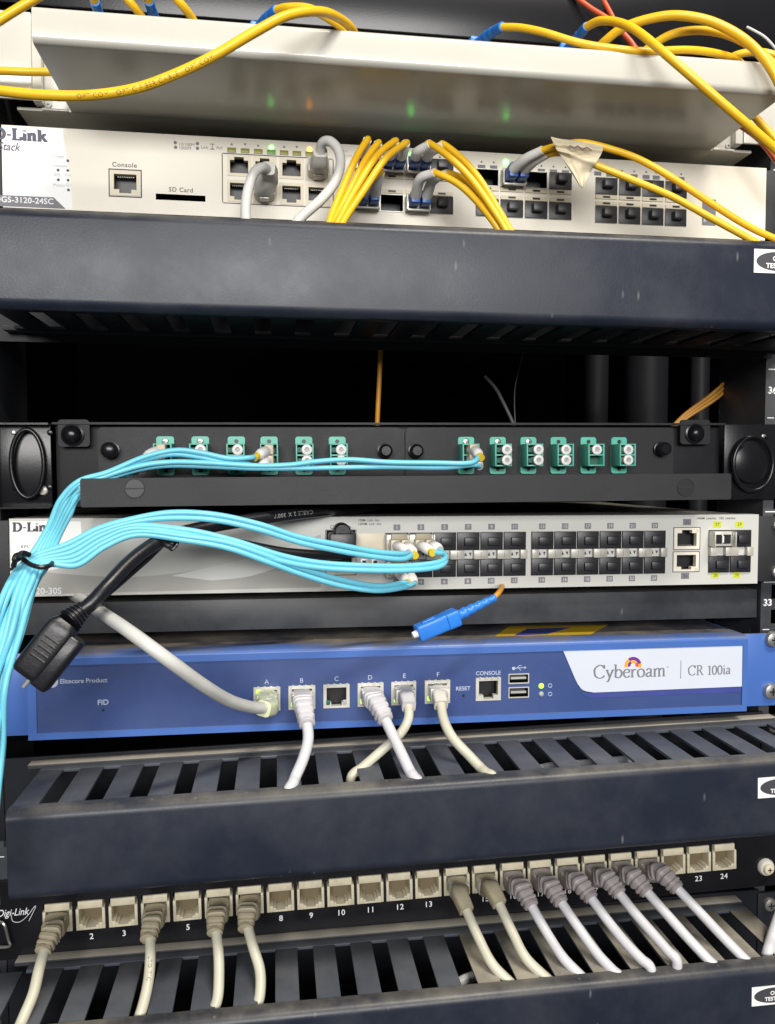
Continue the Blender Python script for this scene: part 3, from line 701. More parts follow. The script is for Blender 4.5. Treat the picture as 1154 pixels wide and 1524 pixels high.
for k, (px, style) in enumerate(((247, 'plugA'), (299, 'two'), (352.5, 'two'), (401, 'plugB'), (452.5, 'two'), (502, 'two'), (693, 'plugB'), (740, 'notch'), (785.5, 'notch'), (830, 'two'), (874.5, 'one'), (920, 'two'))):
    x, z = F.uv(px, 678.5-(px-247)*.0012, 8)
    AD[k] = F.world(x, 0, z)
    mb = B('green_adapter').prism(rrect(x-4.9, x+4.9, z-11, z+11, 1.5), 6.2, 7.9)
    ad = F.put(mb, 'adapter')
    mb = MB()
    for dz in (8.2, -8.2):
        if dz > 0 and k in (0, 1, 6, 7, 8): screw(mb, (x, z+dz), 2.0, 6.2)
        else: mb.m('cavity').lathe((x, 6.25, z+dz), (0, -1, 0), [(0, 1.25), (.15, 1.25)], 14)
    F.put(mb, 'mounting_holes', ad)
    yf = -6.5; bw, bh = 5.0, 6.6
    mb = B('green_adapter'); w_ = .8
    mb.box(x-bw, x-bw+w_, yf, 6.1, z-bh, z+bh, .15); mb.box(x+bw-w_, x+bw, yf, 6.1, z-bh, z+bh, .15)
    mb.box(x-bw+w_, x+bw-w_, yf, 6.1, z+bh-w_, z+bh, .15); mb.box(x-bw+w_, x+bw-w_, yf, 6.1, z-bh, z-bh+w_, .15); mb.box(x-bw+w_, x+bw-w_, yf+.5, 6.1, z-.4, z+.4)
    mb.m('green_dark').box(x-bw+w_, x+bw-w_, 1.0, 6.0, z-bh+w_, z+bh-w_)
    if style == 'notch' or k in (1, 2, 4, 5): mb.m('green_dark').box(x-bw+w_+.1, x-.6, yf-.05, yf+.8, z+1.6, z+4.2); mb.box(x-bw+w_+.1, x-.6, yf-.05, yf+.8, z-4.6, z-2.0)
    F.put(mb, 'housing', ad)
    caps = {'two': (1, -1), 'notch': (1, -1), 'one': (1,), 'plugA': (), 'plugB': ()}[style]
    for s_ in caps:
        xo = x+(1.2 if style == 'notch' or k in (1, 2, 4, 5) else 0)
        yy = yf-(3.0 if style == 'notch' else .8)
        mb = B('white_plastic').lathe((xo, 2, z+s_*3.05), (0, -1, 0), [(0, 2.3), (2-yy-1.8, 2.3), (2-yy-1.6, 3.0), (2-yy, 3.0), (2-yy+.2, 2.7), (2-yy+.2, 1.5), (2-yy-1.0, 1.4)], 18)
        mb.m('ring_grey').lathe((xo, yy+1.2, z+s_*3.05), (0, -1, 0), [(0, 1.35), (.3, 1.35)], 14); F.put(mb, 'dust_cap', ad)

# ================================================================== middle switch
D2 = Dev('network_switch', 'grey and white network switch full of black port plugs, above the blue firewall', 'network switch', (0, 0, 0.6))
rt = D2.root; HT = 43.0
def r2(x0, y0, x1, y1):
    a, c = D2.uv(x0, y0); b, d = D2.uv(x1, y1); return (a, b, d, c)
x591 = D2.uv(591, 784)[0]; x766 = D2.uv(766.4, 784)[0]; pA = (x766-x591)/5; x807 = D2.uv(807.4, 784)[0]; x975 = D2.uv(975, 784)[0]; pB = (x975-x807)/5
zt_ = D2.uv(780, 804.5)[1]; zb_ = D2.uv(780, 843.5)[1]; zl_ = (zt_+zb_)/2
cells = []
for k in range(6):
    for r, z in ((0, zt_), (1, zb_)):
        cells.append(('A', k, r, (x591+k*pA-pA/2+.25, x591+k*pA+pA/2-.25, z-5.3, z+5.3))); cells.append(('B', k, r, (x807+k*pB-pB/2+.25, x807+k*pB+pB/2-.25, z-5.3, z+5.3)))
xC = D2.uv(1054, 820)[0]; xD = D2.uv(1118, 820)[0]; pC = (xD-xC)/2
for k in range(2):
    for r, z in ((0, zt_), (1, zb_)): cells.append(('C', k, r, (xC+k*pC+.25, xC+(k+1)*pC-.25, z-5.3, z+5.3)))
ja = r2(1004, 786, 1041, 817); jb = r2(1003, 822, 1040, 850)
con = r2(486, 793, 529, 856); con = (con[0], con[1], con[2]+.5, con[2]+15.0)
con2 = (con[0], con[1], con[3]+.8, con[3]+11)
usb = (con[1]+3, con[1]+14, con[2]+1.5, con[2]+9)
mb = B('switch_grey'); plate(mb, -220.5, 220.5, 0, HT, [c[3] for c in cells]+[ja, jb, con, con2], 0, 14); D2.put(mb, 'faceplate')
vent_body(D2, -219.5, 219.5, .5, HT-.5, 'tin')
for sg in (-1, 1):
    mb = B('panel_black').box(*sorted((sg*221, sg*241)), .6, 2.6, 1, HT-1, .4); mb.box(*sorted((sg*221, sg*223)), 2.7, 30, 1, HT-1); e = D2.put(mb, 'ear')
    put_screws(D2, e, [(sg*234, 7), (sg*234, 36.5)], 4.4, .5)
D2PORT = {}
for g, k, r, h in cells:
    cage(D2, h, 'dust_plug_deep'); x = (h[0]+h[1])/2; z = (h[2]+h[3])/2; D2PORT[g, k, r] = (x, z)
    if (g, k, r) in (('A', 0, 0), ('A', 1, 0), ('A', 0, 1), ('C', 0, 0)):
        mb = B('tin').box(x-6.3, x+6.3, -7 if g == 'A' else -4, 6, z-4.4, z+4.6, .4)
        if g == 'A': mb.m('beige_plastic' if False else 'boot_beige').box(x-4.6, x+4.6, -9.5, -6.8, z+.5, z+5.4, .6)
        else:
            mb.m('cavity')
            for s_ in (-1, 1): mb.box(x+s_*3-2.4, x+s_*3+2.4, -4.3, -4.05, z-2.8, z+2.8)
            mb.m('white_plastic').box(x-.5, x+.5, -5, -4.1, z-2, z+2)
        tr = D2.put(mb, 'transceiver')
        mb = B('tin').box(x-7, x-6.4, -8, -1, z-4.6, z+4.6, .1); mb.box(x+6.4, x+7, -8, -1, z-4.6, z+4.6, .1); D2.put(mb, 'bail_latch', tr)
    else:
        dust_plug(D2, rt, (x, z), h[1]-h[0]-.4, 10.3, 'dust_plug_deep', tab=False)
        mb = B('dust_plug_deep').box(x-2.6, x+4.4, -3.0, -1.0, z-2.6, z+2.2, .4); D2.put(mb, 'plug_tab')
for g, x, p_ in (('A', x591, pA), ('B', x807, pB)):
    for k in range(7):
        xc = x-p_/2+k*p_; w0, w1 = (-4.2, 4.2)
        if k == 0: w0 = .1
        if k == 6: w1 = -.1
        mb = B('latch_metal').box(xc+w0, xc+w1, -3.2, -.05, zl_-2.7, zl_+2.7, .3)
        if 0 < k < 6: mb.m('ink_grey').box(xc-.12, xc+.12, -3.3, -3.21, zl_-1.8, zl_+1.8)
        D2.put(mb, 'latch')
    for k in range(6):
        xc = x+k*p_; mb = B('ink').prism([(xc-2.2, zl_-1), (xc-.6, zl_-1), (xc-1.4, zl_+1.2)], -.12, -.03); mb.prism([(xc+.6, zl_+1), (xc+1.4, zl_-1.2), (xc+2.2, zl_+1)], -.12, -.03); D2.put(mb, 'arrows')
for k, (a_, b_) in enumerate(((0.1, 4.2), (pC-4.2, pC+4.2), (2*pC-4.2, 2*pC-.1))):
    D2.put(B('latch_metal').box(xC+a_, xC+b_, -3.2, -.05, zl_-2.7, zl_+2.7, .3), 'latch')
rj45_jack(D2, rt, 'copper_port', ja, 'switch_silver', flip=True); rj45_jack(D2, rt, 'copper_port', jb, 'switch_silver')
rj45_jack(D2, rt, 'console_port', con, 'beige_jack')
mb = B('cavity'); cavity(mb, con2, .2, 8); D2.put(mb, 'management_port')
mb = B('ink')
for h in (ja, jb, (con[0], con[1], con[2], con2[3])):
    mb = B('ink')
    for q in ((h[0]-.6, h[1]+.6, h[3]+.1, h[3]+.5), (h[0]-.6, h[1]+.6, h[2]-.5, h[2]-.1), (h[0]-.6, h[0]-.2, h[2]-.1, h[3]+.1), (h[1]+.2, h[1]+.6, h[2]-.1, h[3]+.1)): mb.box(q[0], q[1], -.12, -.04, q[2], q[3])
    D2.put(mb, 'port_outline')
D2.put(B('beige_jack').box(con[1]+1.2, con[1]+17, -.3, -.03, zl_+2, zl_+13, .1), 'tan_cover')
mb = B('tin').box(usb[0], usb[0]+4.2, -.6, -.03, usb[2], usb[3], .2); mb.box(usb[0]+6.5, usb[0]+10.7, -.6, -.03, usb[2], usb[3], .2); mb.m('cavity').box(usb[0]+1, usb[0]+3.2, -.75, -.62, usb[2]+1, usb[3]-1); mb.box(usb[0]+7.5, usb[0]+9.7, -.75, -.62, usb[2]+1, usb[3]-1); D2.put(mb, 'usb_port')
n = 0
ztop = D2.uv(780, 783.5)[1]; zbot = D2.uv(780, 863.5)[1]
for xx0, p_, base in ((x591, pA, 1), (x807, pB, 13)):
    for k in range(6):
        for z, num in ((ztop, base+2*k), (zbot, base+2*k+1)):
            x = xx0+k*p_; mb = B('ink_grey').box(x-2.0, x+2.0, -.12, -.02, z-1.7, z+1.7); text_mb(mb.m('print_pale'), str(num), x, z-1, 2.0, -.16, align='CENTER'); D2.put(mb, 'port_label')
for px, py, s_, m_ in ((1023, 777, '25', 'ink_grey'), (1020, 857, '26', 'ink_grey'), (1068, 780.5, '27', 'lime_mark'), (1101, 780, '29', 'lime_mark'), (1065, 856, '28', 'lime_mark'), (1097, 855.5, '30', 'lime_mark')):
    x, z = D2.uv(px, py); mb = B(m_).box(x-2.6, x+2.6, -.12, -.02, z-1.9, z+1.9); text_mb(mb.m('ink'), s_, x, z-1, 2.0, -.16, align='CENTER'); D2.put(mb, 'port_label')
for h in (ja, jb):
    D2.put(B('amber_off' if 'amber_off' in MATS else 'beige_jack').box(h[1]-2.6, h[1]-.6, -.6, -.36, h[3]-2.4 if h is ja else h[2]+.4, h[3]-.6 if h is ja else h[2]+2.2), 'port_light')
# printed sweep lines on the left
def poly(dev, pts, m_, y, name):
    q = [dev.uv(*p) for p in pts]; ar = sum(q[i][0]*q[(i+1) % len(q)][1]-q[(i+1) % len(q)][0]*q[i][1] for i in range(len(q)))
    if ar < 0: q = q[::-1]
    return dev.put(B(m_).prism(q, y, y+.02), name)
def curve_px(P, n=8): return [(v.x, v.y) for v in crom([(a, b, 0) for a, b in P], n)]
poly(D2, [(15, 776)]+[(120, 776), (122, 800)]+curve_px([(122, 800), (105, 830), (80, 848), (17, 846)]), 'print_white', -.03, 'white_print')
poly(D2, curve_px([(17, 846), (120, 856), (210, 858), (320, 844), (420, 818), (478, 795)])+[(478, 874), (20, 885.5)], 'print_mid', -.03, 'sweep_print')
poly(D2, curve_px([(255, 857), (300, 847), (380, 828), (440, 810)])+curve_px([(478, 812), (430, 838), (370, 858), (315, 864)])[0:], 'print_pale', -.06, 'sweep_print')
mb = B('ink'); x0, z0 = D2.uv(18.5, 791); x1, _ = D2.uv(82, 791); pen_text(mb, 'D-Link', x0, z0, 4.8, -.07, .30, .14, width=x1-x0); D2.put(mb, 'logo'); mb = B('ink')
for s_, px, py, h_ in (('Console', 507, 787, 2.3), ('Stack ID', 94, 835, 2.3), ('RPS', 37, 816, 1.7)):
    x, z = D2.uv(px, py); text_mb(mb, s_, x, z, h_, -.1, bold=.008, align='CENTER', space=1.1)
for px, py, s_ in ((533, 776, '100M  Link  Act'), (533, 781.5, '1000M  Link  Act'), (1037, 773, '1000M  Link/Act   10G  Link/Act')):
    x, z = D2.uv(px, py); text_mb(mb, s_, x, z, 1.35, -.1, bold=.01)
D2.put(mb, 'lettering'); mb = B('ink_white')
x, z = D2.uv(92, 883.5); text_mb(mb, 'DGS-3120-30S', x, z, 3.4, -.1, bold=.02, align='RIGHT', space=1.02)
D2.put(mb, 'model_lettering')

# blank panel under it
mb = B('black_paint').box(-226.4, 226.4, 9, 10.6, -22.5, -4.5, .5); mb.box(-226.4, 226.4, 10.7, 120, -6.2, -4.6); o = mb.build('blank_panel'); tag(o, 'narrow black blank panel between the middle switch and the blue firewall', 'blank panel')

# ================================================================== blue firewall
W = Dev('firewall_appliance', 'blue firewall appliance with a white name badge and six lettered ports', 'firewall', (0, 0, -76.5))
rt = W.root; YF = -10
xl, _ = W.uv(41, 1040, YF); xr, _ = W.uv(1113, 1000, YF); HT = 46.5
mb = B('fw_chassis')
prof = [(0, 0)]
mb.box(xl, xr, 3, 200, 0.2, HT-.2, 1.2)
W.put(mb, 'chassis')
hx0, hx1, hz0, hz1 = xl+4.5, xr-3.2, 3.8, HT-6.0
mb = B('fw_frame'); plate(mb, xl, xr, 0, HT-2.2, [(hx0, hx1, hz0, hz1)], YF, 2.8)
extr = [(YF, HT-2.2), (YF+.3, HT-1.2), (YF+1.0, HT-.4), (YF+2.4, HT), (2.8, HT), (2.8, HT-2.2)]
extrude_x(mb, extr, [xl, 0, xr]); W.put(mb, 'bezel')
ports = []
FP = [('A', 377, 418, 1023, 1063), ('B', 429, 470, 1021, 1060), ('C', 481, 521, 1019, 1054), ('D', 532, 571.5, 1017, 1052), ('E', 582, 620, 1015, 1050), ('F', 632, 670.5, 1013, 1047), ('CONSOLE', 708, 746, 1009, 1043)]
PH = {}
for n_, a_, b_, c_, d_ in FP:
    x0, z1 = W.uv(a_+.5, c_, YF+.8); x1, z0 = W.uv(b_-.5, d_, YF+.8); PH[n_] = (x0, x1, z1-13.6, z1)
ub = []
for a_, b_, c_, d_ in ((757, 787.5, 1003, 1017), (757, 787.5, 1023, 1038)):
    x0, z1 = W.uv(a_, c_, YF+.8); x1, z0 = W.uv(b_, d_, YF+.8); ub.append((x0, x1, z0, z1))
mb = B('fw_face'); plate(mb, hx0+.05, hx1-.05, hz0+.05, hz1-.05, list(PH.values())+ub, YF+.8, YF+9); W.put(mb, 'front_panel')
class Off:       # shifts y so the jack builder works on the recessed panel
    def __init__(s, d, dy): s.d = d; s.dy = dy
    def put(s, mb, name, parent=None, label=None):
        mb.v = [(x, y+s.dy, z) for x, y, z in mb.v]; return s.d.put(mb, name, parent, label)
WO = Off(W, YF+.8)
for n_, h in PH.items():
    o = rj45_jack(WO, rt, 'console_port' if n_ == 'CONSOLE' else 'copper_port', h, 'tin', depth=9)
    mb = B('tin')
    for q in range(4): mb.box(h[0]+2+q*3.6, h[0]+3.2+q*3.6, -1.1, -.3, h[3]-.2, h[3]+.5)
    WO.put(mb, 'spring_tabs', o)
    if n_ != 'CONSOLE':
        for s_ in (0, 1):
            xx = h[0]+1.6 if s_ == 0 else h[1]-3.8
            litn = 'lime_lit' if (n_ in 'BDEF' and s_ == 0) or n_ == 'A' else ('green_dark' if s_ == 0 else 'ring_grey')
            zz = h[2]+2.0 if not (n_ == 'A' and s_ == 0) else h[3]-4.2
            WO.put(B(litn).box(xx, xx+2.2, -.9, -.36, zz, zz+2.6, .15), 'port_light', o)
for h in ub:
    mb = B('tin'); x0, x1, z0, z1 = h; t = .55
    mb.box(x0, x1, -.4, 3, z1-t, z1); mb.box(x0, x1, -.4, 3, z0, z0+t); mb.box(x0, x0+t, -.4, 3, z0+t, z1-t); mb.box(x1-t, x1, -.4, 3, z0+t, z1-t)
    mb.m('cavity'); cavity(mb, (x0+t, x1-t, z0+t, z1-t), .5, 8); mb.m('ring_grey').box(x0+1.6, x1-1.6, .3, 6, z0+2.6, z0+3.9); WO.put(mb, 'usb_port')
yt = YF+.70
mb = B('ink_pale_blue')
for n_, px, py in (('A', 397, 1018), ('B', 449, 1016), ('C', 501, 1013.5), ('D', 551, 1011.5), ('E', 602, 1009), ('F', 652, 1007)):
    x, z = W.uv(px, py, YF+.8); text_mb(mb, n_, x, z, 2.6, yt, bold=.005, align='CENTER')
for s_, px, py, h_ in (('RESET', 689.5, 1027.5, 2.3), ('CONSOLE', 727, 1004.5, 2.3), ('FID', 153.5, 1049, 2.9)):
    x, z = W.uv(px, py, YF+.8); text_mb(mb, s_, x, z, h_, yt, bold=.01, align='CENTER')
x, z = W.uv(89, 1017.5, YF+.8); text_mb(mb, 'Elitecore Product', x, z, 2.5, yt, bold=.012, wide=.98)
W.put(mb, 'lettering')
mb = B('ink_pale_blue'); x, z = W.uv(77.5, 1015, YF+.8)
mb.lathe((x, YF+.78, z), (0, -1, 0), [(0, 3.2), (.1, 3.2)], 24); mb.m('badge_white').lathe((x, YF+.66, z), (0, -1, 0), [(0, 1.4), (.06, 1.4)], 20); W.put(mb, 'round_logo')
mb = B('cavity')
for px, py in ((153.5, 1057), (690, 1035.5)):
    x, z = W.uv(px, py, YF+.8); mb.lathe((x, YF+.78, z), (0, -1, 0), [(0, .85), (.08, .85)], 12)
W.put(mb, 'pin_holes')
# usb trident mark and power marks
mb = B('ink_pale_blue'); x, z = W.uv(773, 994.5, YF+.8)
def bar2(mb, x0, z0, x1, z1, w_, y):
    d = math.hypot(x1-x0, z1-z0); nx, nz = -(z1-z0)/d*w_/2, (x1-x0)/d*w_/2
    mb.prism([(x0-nx, z0-nz), (x1-nx, z1-nz), (x1+nx, z1+nz), (x0+nx, z0+nz)], y-.03, y)
bar2(mb, x-3.4, z, x+3.0, z+.3, .4, yt); bar2(mb, x-1.5, z, x, z+1.5, .35, yt-.04); bar2(mb, x, z+1.5, x+1.4, z+1.5, .35, yt-.08); bar2(mb, x-.3, z, x+1, z-1.4, .35, yt-.12)
mb.lathe((x-3.4, yt-.02, z), (0, -1, 0), [(0, 1.0), (.2, 1.0)], 12); mb.prism([(x+3, z-.5), (x+4.4, z+.3), (x+3, z+1.1)], yt-.2, yt-.16)
for px, py in ((819, 1020.5), (819, 1033)):
    x, z = W.uv(px, py, YF+.8); mb.sweep([(x+1.1*math.cos(t*math.pi/8), yt-.05, z+1.1*math.sin(t*math.pi/8)) for t in range(17)], .22, n=6, cap=False)
W.put(mb, 'printed_icons')
for px, py, m_ in ((806, 1021, 'lime_lit'), (806, 1033, 'ring_grey')):
    x, z = W.uv(px, py, YF+.8); W.put(B(m_).lathe((x, YF+.8, z), (0, -1, 0), [(0, 1.6), (.6, 1.3), (.9, .6)], 14), 'status_light')
# badge
def wuv(px, py): return W.uv(px, py, YF+.8)
outl = [wuv(836, 963), wuv(856, 1010)]+[wuv(*q) for q in curve_px([(860, 1018), (868, 1027), (884, 1030.5)], 4)]+[wuv(1104, 1021.5)]+[wuv(1105, 957), wuv(1103, 953.5), wuv(1099, 953)]
mb = B('badge_white').prism(outl, YF+.35, YF+.78); bd = W.put(mb, 'name_badge')
W.put(B('fw_stripe').prism([wuv(866, 1033), wuv(880, 1039), wuv(1103, 1030), wuv(1103.5, 1022.5), wuv(884, 1031.6)], YF+.6, YF+.78), 'badge_stripe')
mb = B('ink_grey'); x0, z0 = W.uv(883, 1012, YF+.3); x1, z1 = W.uv(992, 1007.5, YF+.3)
pen_text(mb, 'Cyberoam', x0, z0+.7, 8.0, YF+.32, .15, .065, width=x1-x0)
mb.sweep([(x1+.8+.5*math.cos(t*math.pi/6), YF+.28, z1+6+.5*math.sin(t*math.pi/6)) for t in range(13)], .1, n=5, cap=False)
x, za = W.uv(1014, 983, YF+.3); _, zb2 = W.uv(1014, 1010, YF+.3); mb.box(x-.2, x+.2, YF+.25, YF+.33, zb2, za)
x0, z0 = W.uv(1024, 1005.5, YF+.3); x1, _ = W.uv(1088, 1003, YF+.3); pen_text(mb, 'CR 100ia', x0, z0, 6.0, YF+.32, .15, .07, width=x1-x0)
W.put(mb, 'lettering', bd)
mb = MB(); x, z = W.uv(942.5, 991, YF+.3)
def arc(mb, r0, r1, a0, a1, y, n=14):
    P = [math.radians(a0+(a1-a0)*k/n) for k in range(n+1)]
    poly_ = [(x+r1*math.cos(a), z+r1*math.sin(a)) for a in P]+[(x+r0*math.cos(a), z+r0*math.sin(a)) for a in reversed(P)]
    for k in range(n):
        q = [poly_[k], poly_[k+1], poly_[2*n-k], poly_[2*n+1-k]]
        mb.add([(a, y, b) for a, b in q], [(3, 2, 1, 0)])
mb.m('swirl_purple'); arc(mb, 3.4, 5.4, 15, 125, YF+.3); arc(mb, 1.6, 3.3, 120, 190, YF+.3)
mb.m('swirl_orange'); arc(mb, 3.4, 5.4, 126, 190, YF+.3); arc(mb, 1.6, 3.3, 40, 119, YF+.3); arc(mb, 3.4, 5.4, -15, 14, YF+.3)
mb.m('swirl_red'); arc(mb, 1.6, 3.3, -15, 39, YF+.3)
W.put(mb, 'swirl_logo', bd)
# ears and screws
for sg in (-1, 1):
    xa = xl if sg < 0 else xr
    mb = B('fw_frame').box(*sorted((xa+sg*.1, sg*241)), -2.4, -.2, .5, HT-.5, .4); mb.box(*sorted((xa+sg*.1, xa+sg*2.2)), -.1, 60, .5, HT-.5); e = W.put(mb, 'ear')
    put_screws(W, e, [W.uv(1152, 952, -4), W.uv(1149, 1029, -4)] if sg > 0 else [(-233, 8), (-233, 38)], 5.2, -2.4, 'screw_zinc')
# sticker on the top
def topuv(px, py):
    p = atz(px, py, -76.5+HT+.1); return p[0], p[1]
def topsheet(pts, m_, z, name, par):
    q = [topuv(*p) for p in pts]
    return W.put(B(m_).add([(a, b, z) for a, b in q]+[(a, b, z-.06) for a, b in q], [tuple(range(len(q))), tuple(range(2*len(q)-1, len(q)-1, -1))]+[(i, (i+1) % len(q), len(q)+(i+1) % len(q), len(q)+i) for i in range(len(q))]), name, par)
st = topsheet([(737, 947), (758, 932), (905, 930), (880, 944)], 'sticker_yellow', HT+.12, 'warning_sticker', None)
topsheet([(765, 946), (785, 936), (850, 934), (815, 944)], 'fw_stripe', HT+.2, 'sticker_print', st)

# ================================================================== copper patch panel
PPn = Dev('copper_patch_panel', 'black copper patch panel with twenty-four numbered cream sockets', 'patch panel', (0, 0, -175), 1.35)
rt = PPn.root
cxs = [88, 136, 184, 231, 279, 325, 371, 417, 460.5, 505, 549, 592, 634, 680, 723, 766, 807, 848, 888, 926, 964, 1000.5, 1037.5, 1075.5]
xa = PPn.uv(cxs[1], 1357)[0]; xb = PPn.uv(cxs[23], 1274)[0]
zj = PPn.uv(640, 1315)[1]; xs = [PPn.uv(c, 1361-(c-88)*.0875)[0] for c in cxs]
fit = np.polyfit(range(24), xs, 1); xs = [np.polyval(np.polyfit(range(24), xs, 2), k) for k in range(24)]
hh = [(x-8.0, x+8.0, zj-8.3, zj+8.3) for x in xs]
mb = B('gloss_black'); plate(mb, -241, 241, -23, 21.5, hh, 0, 2, back=True); PPn.put(mb, 'faceplate')
PPn.put(B('void').box(-226, 226, 24, 26, -23, 21), 'rear_board')
JACKW = []
for k, h in enumerate(hh):
    x0, x1, z0, z1 = h; mb = B('cream_jack'); y0, y1 = -.9, 12
    X0, X1, Z0, Z1 = x0+.1, x1-.1, z0+.1, z1-.1
    zo = Z1-4.2
    mb.box(X0+1.2, X1-1.2, y0, y1, zo, Z1, .25); mb.box(X0, X0+1.6, y0, y1, Z0, zo, .2); mb.box(X1-1.6, X1, y0, y1, Z0, zo, .2)
    mb.box(X0+1.6, X0+3.6, y0, y1, Z0, Z0+3.6, .15); mb.box(X1-3.6, X1-1.6, y0, y1, Z0, Z0+3.6, .15); mb.box(X0+3.6, X1-3.6, y0, y1, Z0, Z0+1.2, .15)
    mb.box(X0+3.6, X0+5.2, y0+.1, y1, Z0+1.2, Z0+2.4, .1); mb.box(X1-5.2, X1-3.6, y0+.1, y1, Z0+1.2, Z0+2.4, .1)
    j = PPn.put(mb, 'socket')
    mb = B('jack_dark').box(X0+1.6, X1-1.6, 7.5, 11, Z0+1.2, zo-.05); PPn.put(mb, 'inner_shutter', j)
    mb = B('beige_jack'); text_mb(mb, 'CAT.5e', (x0+x1)/2, Z1-2.9, 1.5, y0-.06, align='CENTER'); mb.box((x0+x1)/2-3, (x0+x1)/2+3, y0+3.2, y0+3.5, zo-1.2, zo-.4); PPn.put(mb, 'moulded_mark', j)
    JACKW.append(PPn.world((x0+x1)/2, 0, zj-1.5))
mb = B('ink_white')
for k, x in enumerate(xs): text_mb(mb, str(k+1), x, zj-14.2, 3.3, -.08, bold=.01, align='CENTER', space=1.1)
PPn.put(mb, 'numbers')
mb = B('ink_white'); x, z = PPn.uv(42, 1361); text_mb(mb, 'Digi-Link', x, z, 4.0, -.08, bold=.004, shear=.35, align='RIGHT', wide=.8)
P = [PPn.uv(*q) for q in curve_px([(17, 1362), (19, 1371), (30, 1372), (42, 1362), (50, 1351), (53, 1350), (43, 1371)], 5)]
mb.sweep([(a, -.1, b) for a, b in P], .16, n=6); PPn.put(mb, 'logo')
s = MB(); xx, zz = PPn.uv(1142, 1292, -2); screw(s, (xx, zz), 5.4, -.1, 'boot_grey', False); screw(s, (xx, zz), 3.4, -3.2, 'beige_jack'); PPn.put(s, 'screw')
put_screws(PPn, None, [(-233, 10)], 4.6, -.1)
mb = B('steel'); xx, zz = PPn.uv(6, 1392, -2); mb.sweep(crom([(xx-3, -2, zz+8), (xx+1, -4, zz+7), (xx+2.5, -3, zz-2), (xx+3, -3, zz-6), (xx-4, -2, zz-6.5)], 5), .8, n=8)
o = mb.build('cage_nut'); o.location = [q*MM for q in PPn.o]; o.rotation_euler = (0, -PPn.t, 0); tag(o, 'steel cage nut clip on the rail beside the patch panel logo', 'cage nut')
# ================================================================== cables
def px(L): return [at(*q) if isinstance(q, tuple) else q for q in L]
def lead(name, label, cat, group, pts, r, m_, n=8, seg=10, pname='jacket'):
    path = crom(px(pts), n); o0 = path[0]
    e = empty(name, o0, label, cat, group)
    B(m_).sweep(path, r, n=seg).build(pname, e, o0)
    return e, path, o0
def ribbed(k0, k1, n, ribs, amp):
    return [(k0+(k1-k0)*i/(n-1))*(1+(amp if (i*ribs//(n-1)) % 2 == 0 else -amp) if i < n-1 else 1) for i in range(n)]
def sink(pts):
    """last two points of a lead that drops into a manager slot: carry on along its slope, then down"""
    if len(pts) < 3 or isinstance(pts[-1], tuple) or isinstance(pts[-2], tuple): return pts
    P = px(pts); E = P[-2]; d = E-P[-3]; d = d/np.linalg.norm(d); d[1] = max(d[1], -.45)
    return list(pts[:-2])+[E, E+d*8, E+d*8+np.array((0, 1.0, -12))]
def rj_lead(name, label, group, socket, bootpts, pts, r, jm, bm, style, pm='clear_plug', w0=5.9, h0=4.6, prnt=None):
    """socket: world point at the port mouth; bootpts: (px,py,y); pts continue the cable"""
    pts = sink(pts); S = np.array(socket, float); bp = [Vector(S+np.array((0, 3, 0))), Vector(S+np.array((0, -1, 0))), Vector(S+np.array((0, -9, -.4)))]+[Vector(q) for q in px(bootpts)]
    bpath = crom(bp[1:], 9); cp = px(pts); path = crom([bpath[-4]]+[Vector(q) for q in cp], 9)
    e = empty(name, S, label, 'cable', group)
    B(jm).sweep(path, r, n=12).build('jacket', e, S)
    if prnt: text_on_path(B('ink_pale_print'), path, r, prnt, 14, 2.0).build('jacket_print', e, S)
    mb = B(pm).box(S[0]-5.7, S[0]+5.7, S[1]-9, S[1]+6, S[2]-3.8, S[2]+3.8, .5); mb.box(S[0]-2.6, S[0]+2.6, S[1]-8, S[1]-1, S[2]-6.0, S[2]-3.9, .3)
    mb.build('plug', e, S)
    k = len(bpath)
    W_ = []; H_ = []
    for i in range(k):
        t = i/(k-1); a = w0+(r+1.2-w0)*t**.8; b_ = h0+(r+1.0-h0)*t
        if style == 'ribbed' and t > .28 and t < .95:
            g = 1.0 if int(t*22) % 2 == 0 else .90
            a *= g; b_ *= g
        W_.append(a); H_.append(b_)
    if style == 'ribbed':      # resample finer for crisp ribs
        fine = crom(bp[1:], 22); kk = len(fine); W_ = []; H_ = []
        for i in range(kk):
            t = i/(kk-1); u_ = max(0, (t-.3)/.7); a = w0+(r+1.3-w0)*u_; b_ = h0+(r+1.1-h0)*u_
            if .45 < t < .97: g = 1.05 if int(t*20) % 2 == 0 else .90; a *= g; b_ *= g
            W_.append(a); H_.append(b_)
        bpath = fine
    up = (0, 0, 1) if abs((bpath[-1]-bpath[0]).normalized().z) < .93 else (0, -1, 0)
    B(bm).sweep(bpath, W_, H_, n=20, sq=4.0, up=(0, -.35, 1)).build('boot', e, S)
    if style == 'ribbed': B(bm).lathe(bpath[-2], bpath[-1]-bpath[-3], [(-1.0, r+.9), (0, r+1.5), (1.6, r+1.5), (2.0, r+.7)], 16).build('collar', e, S)
    return e, path

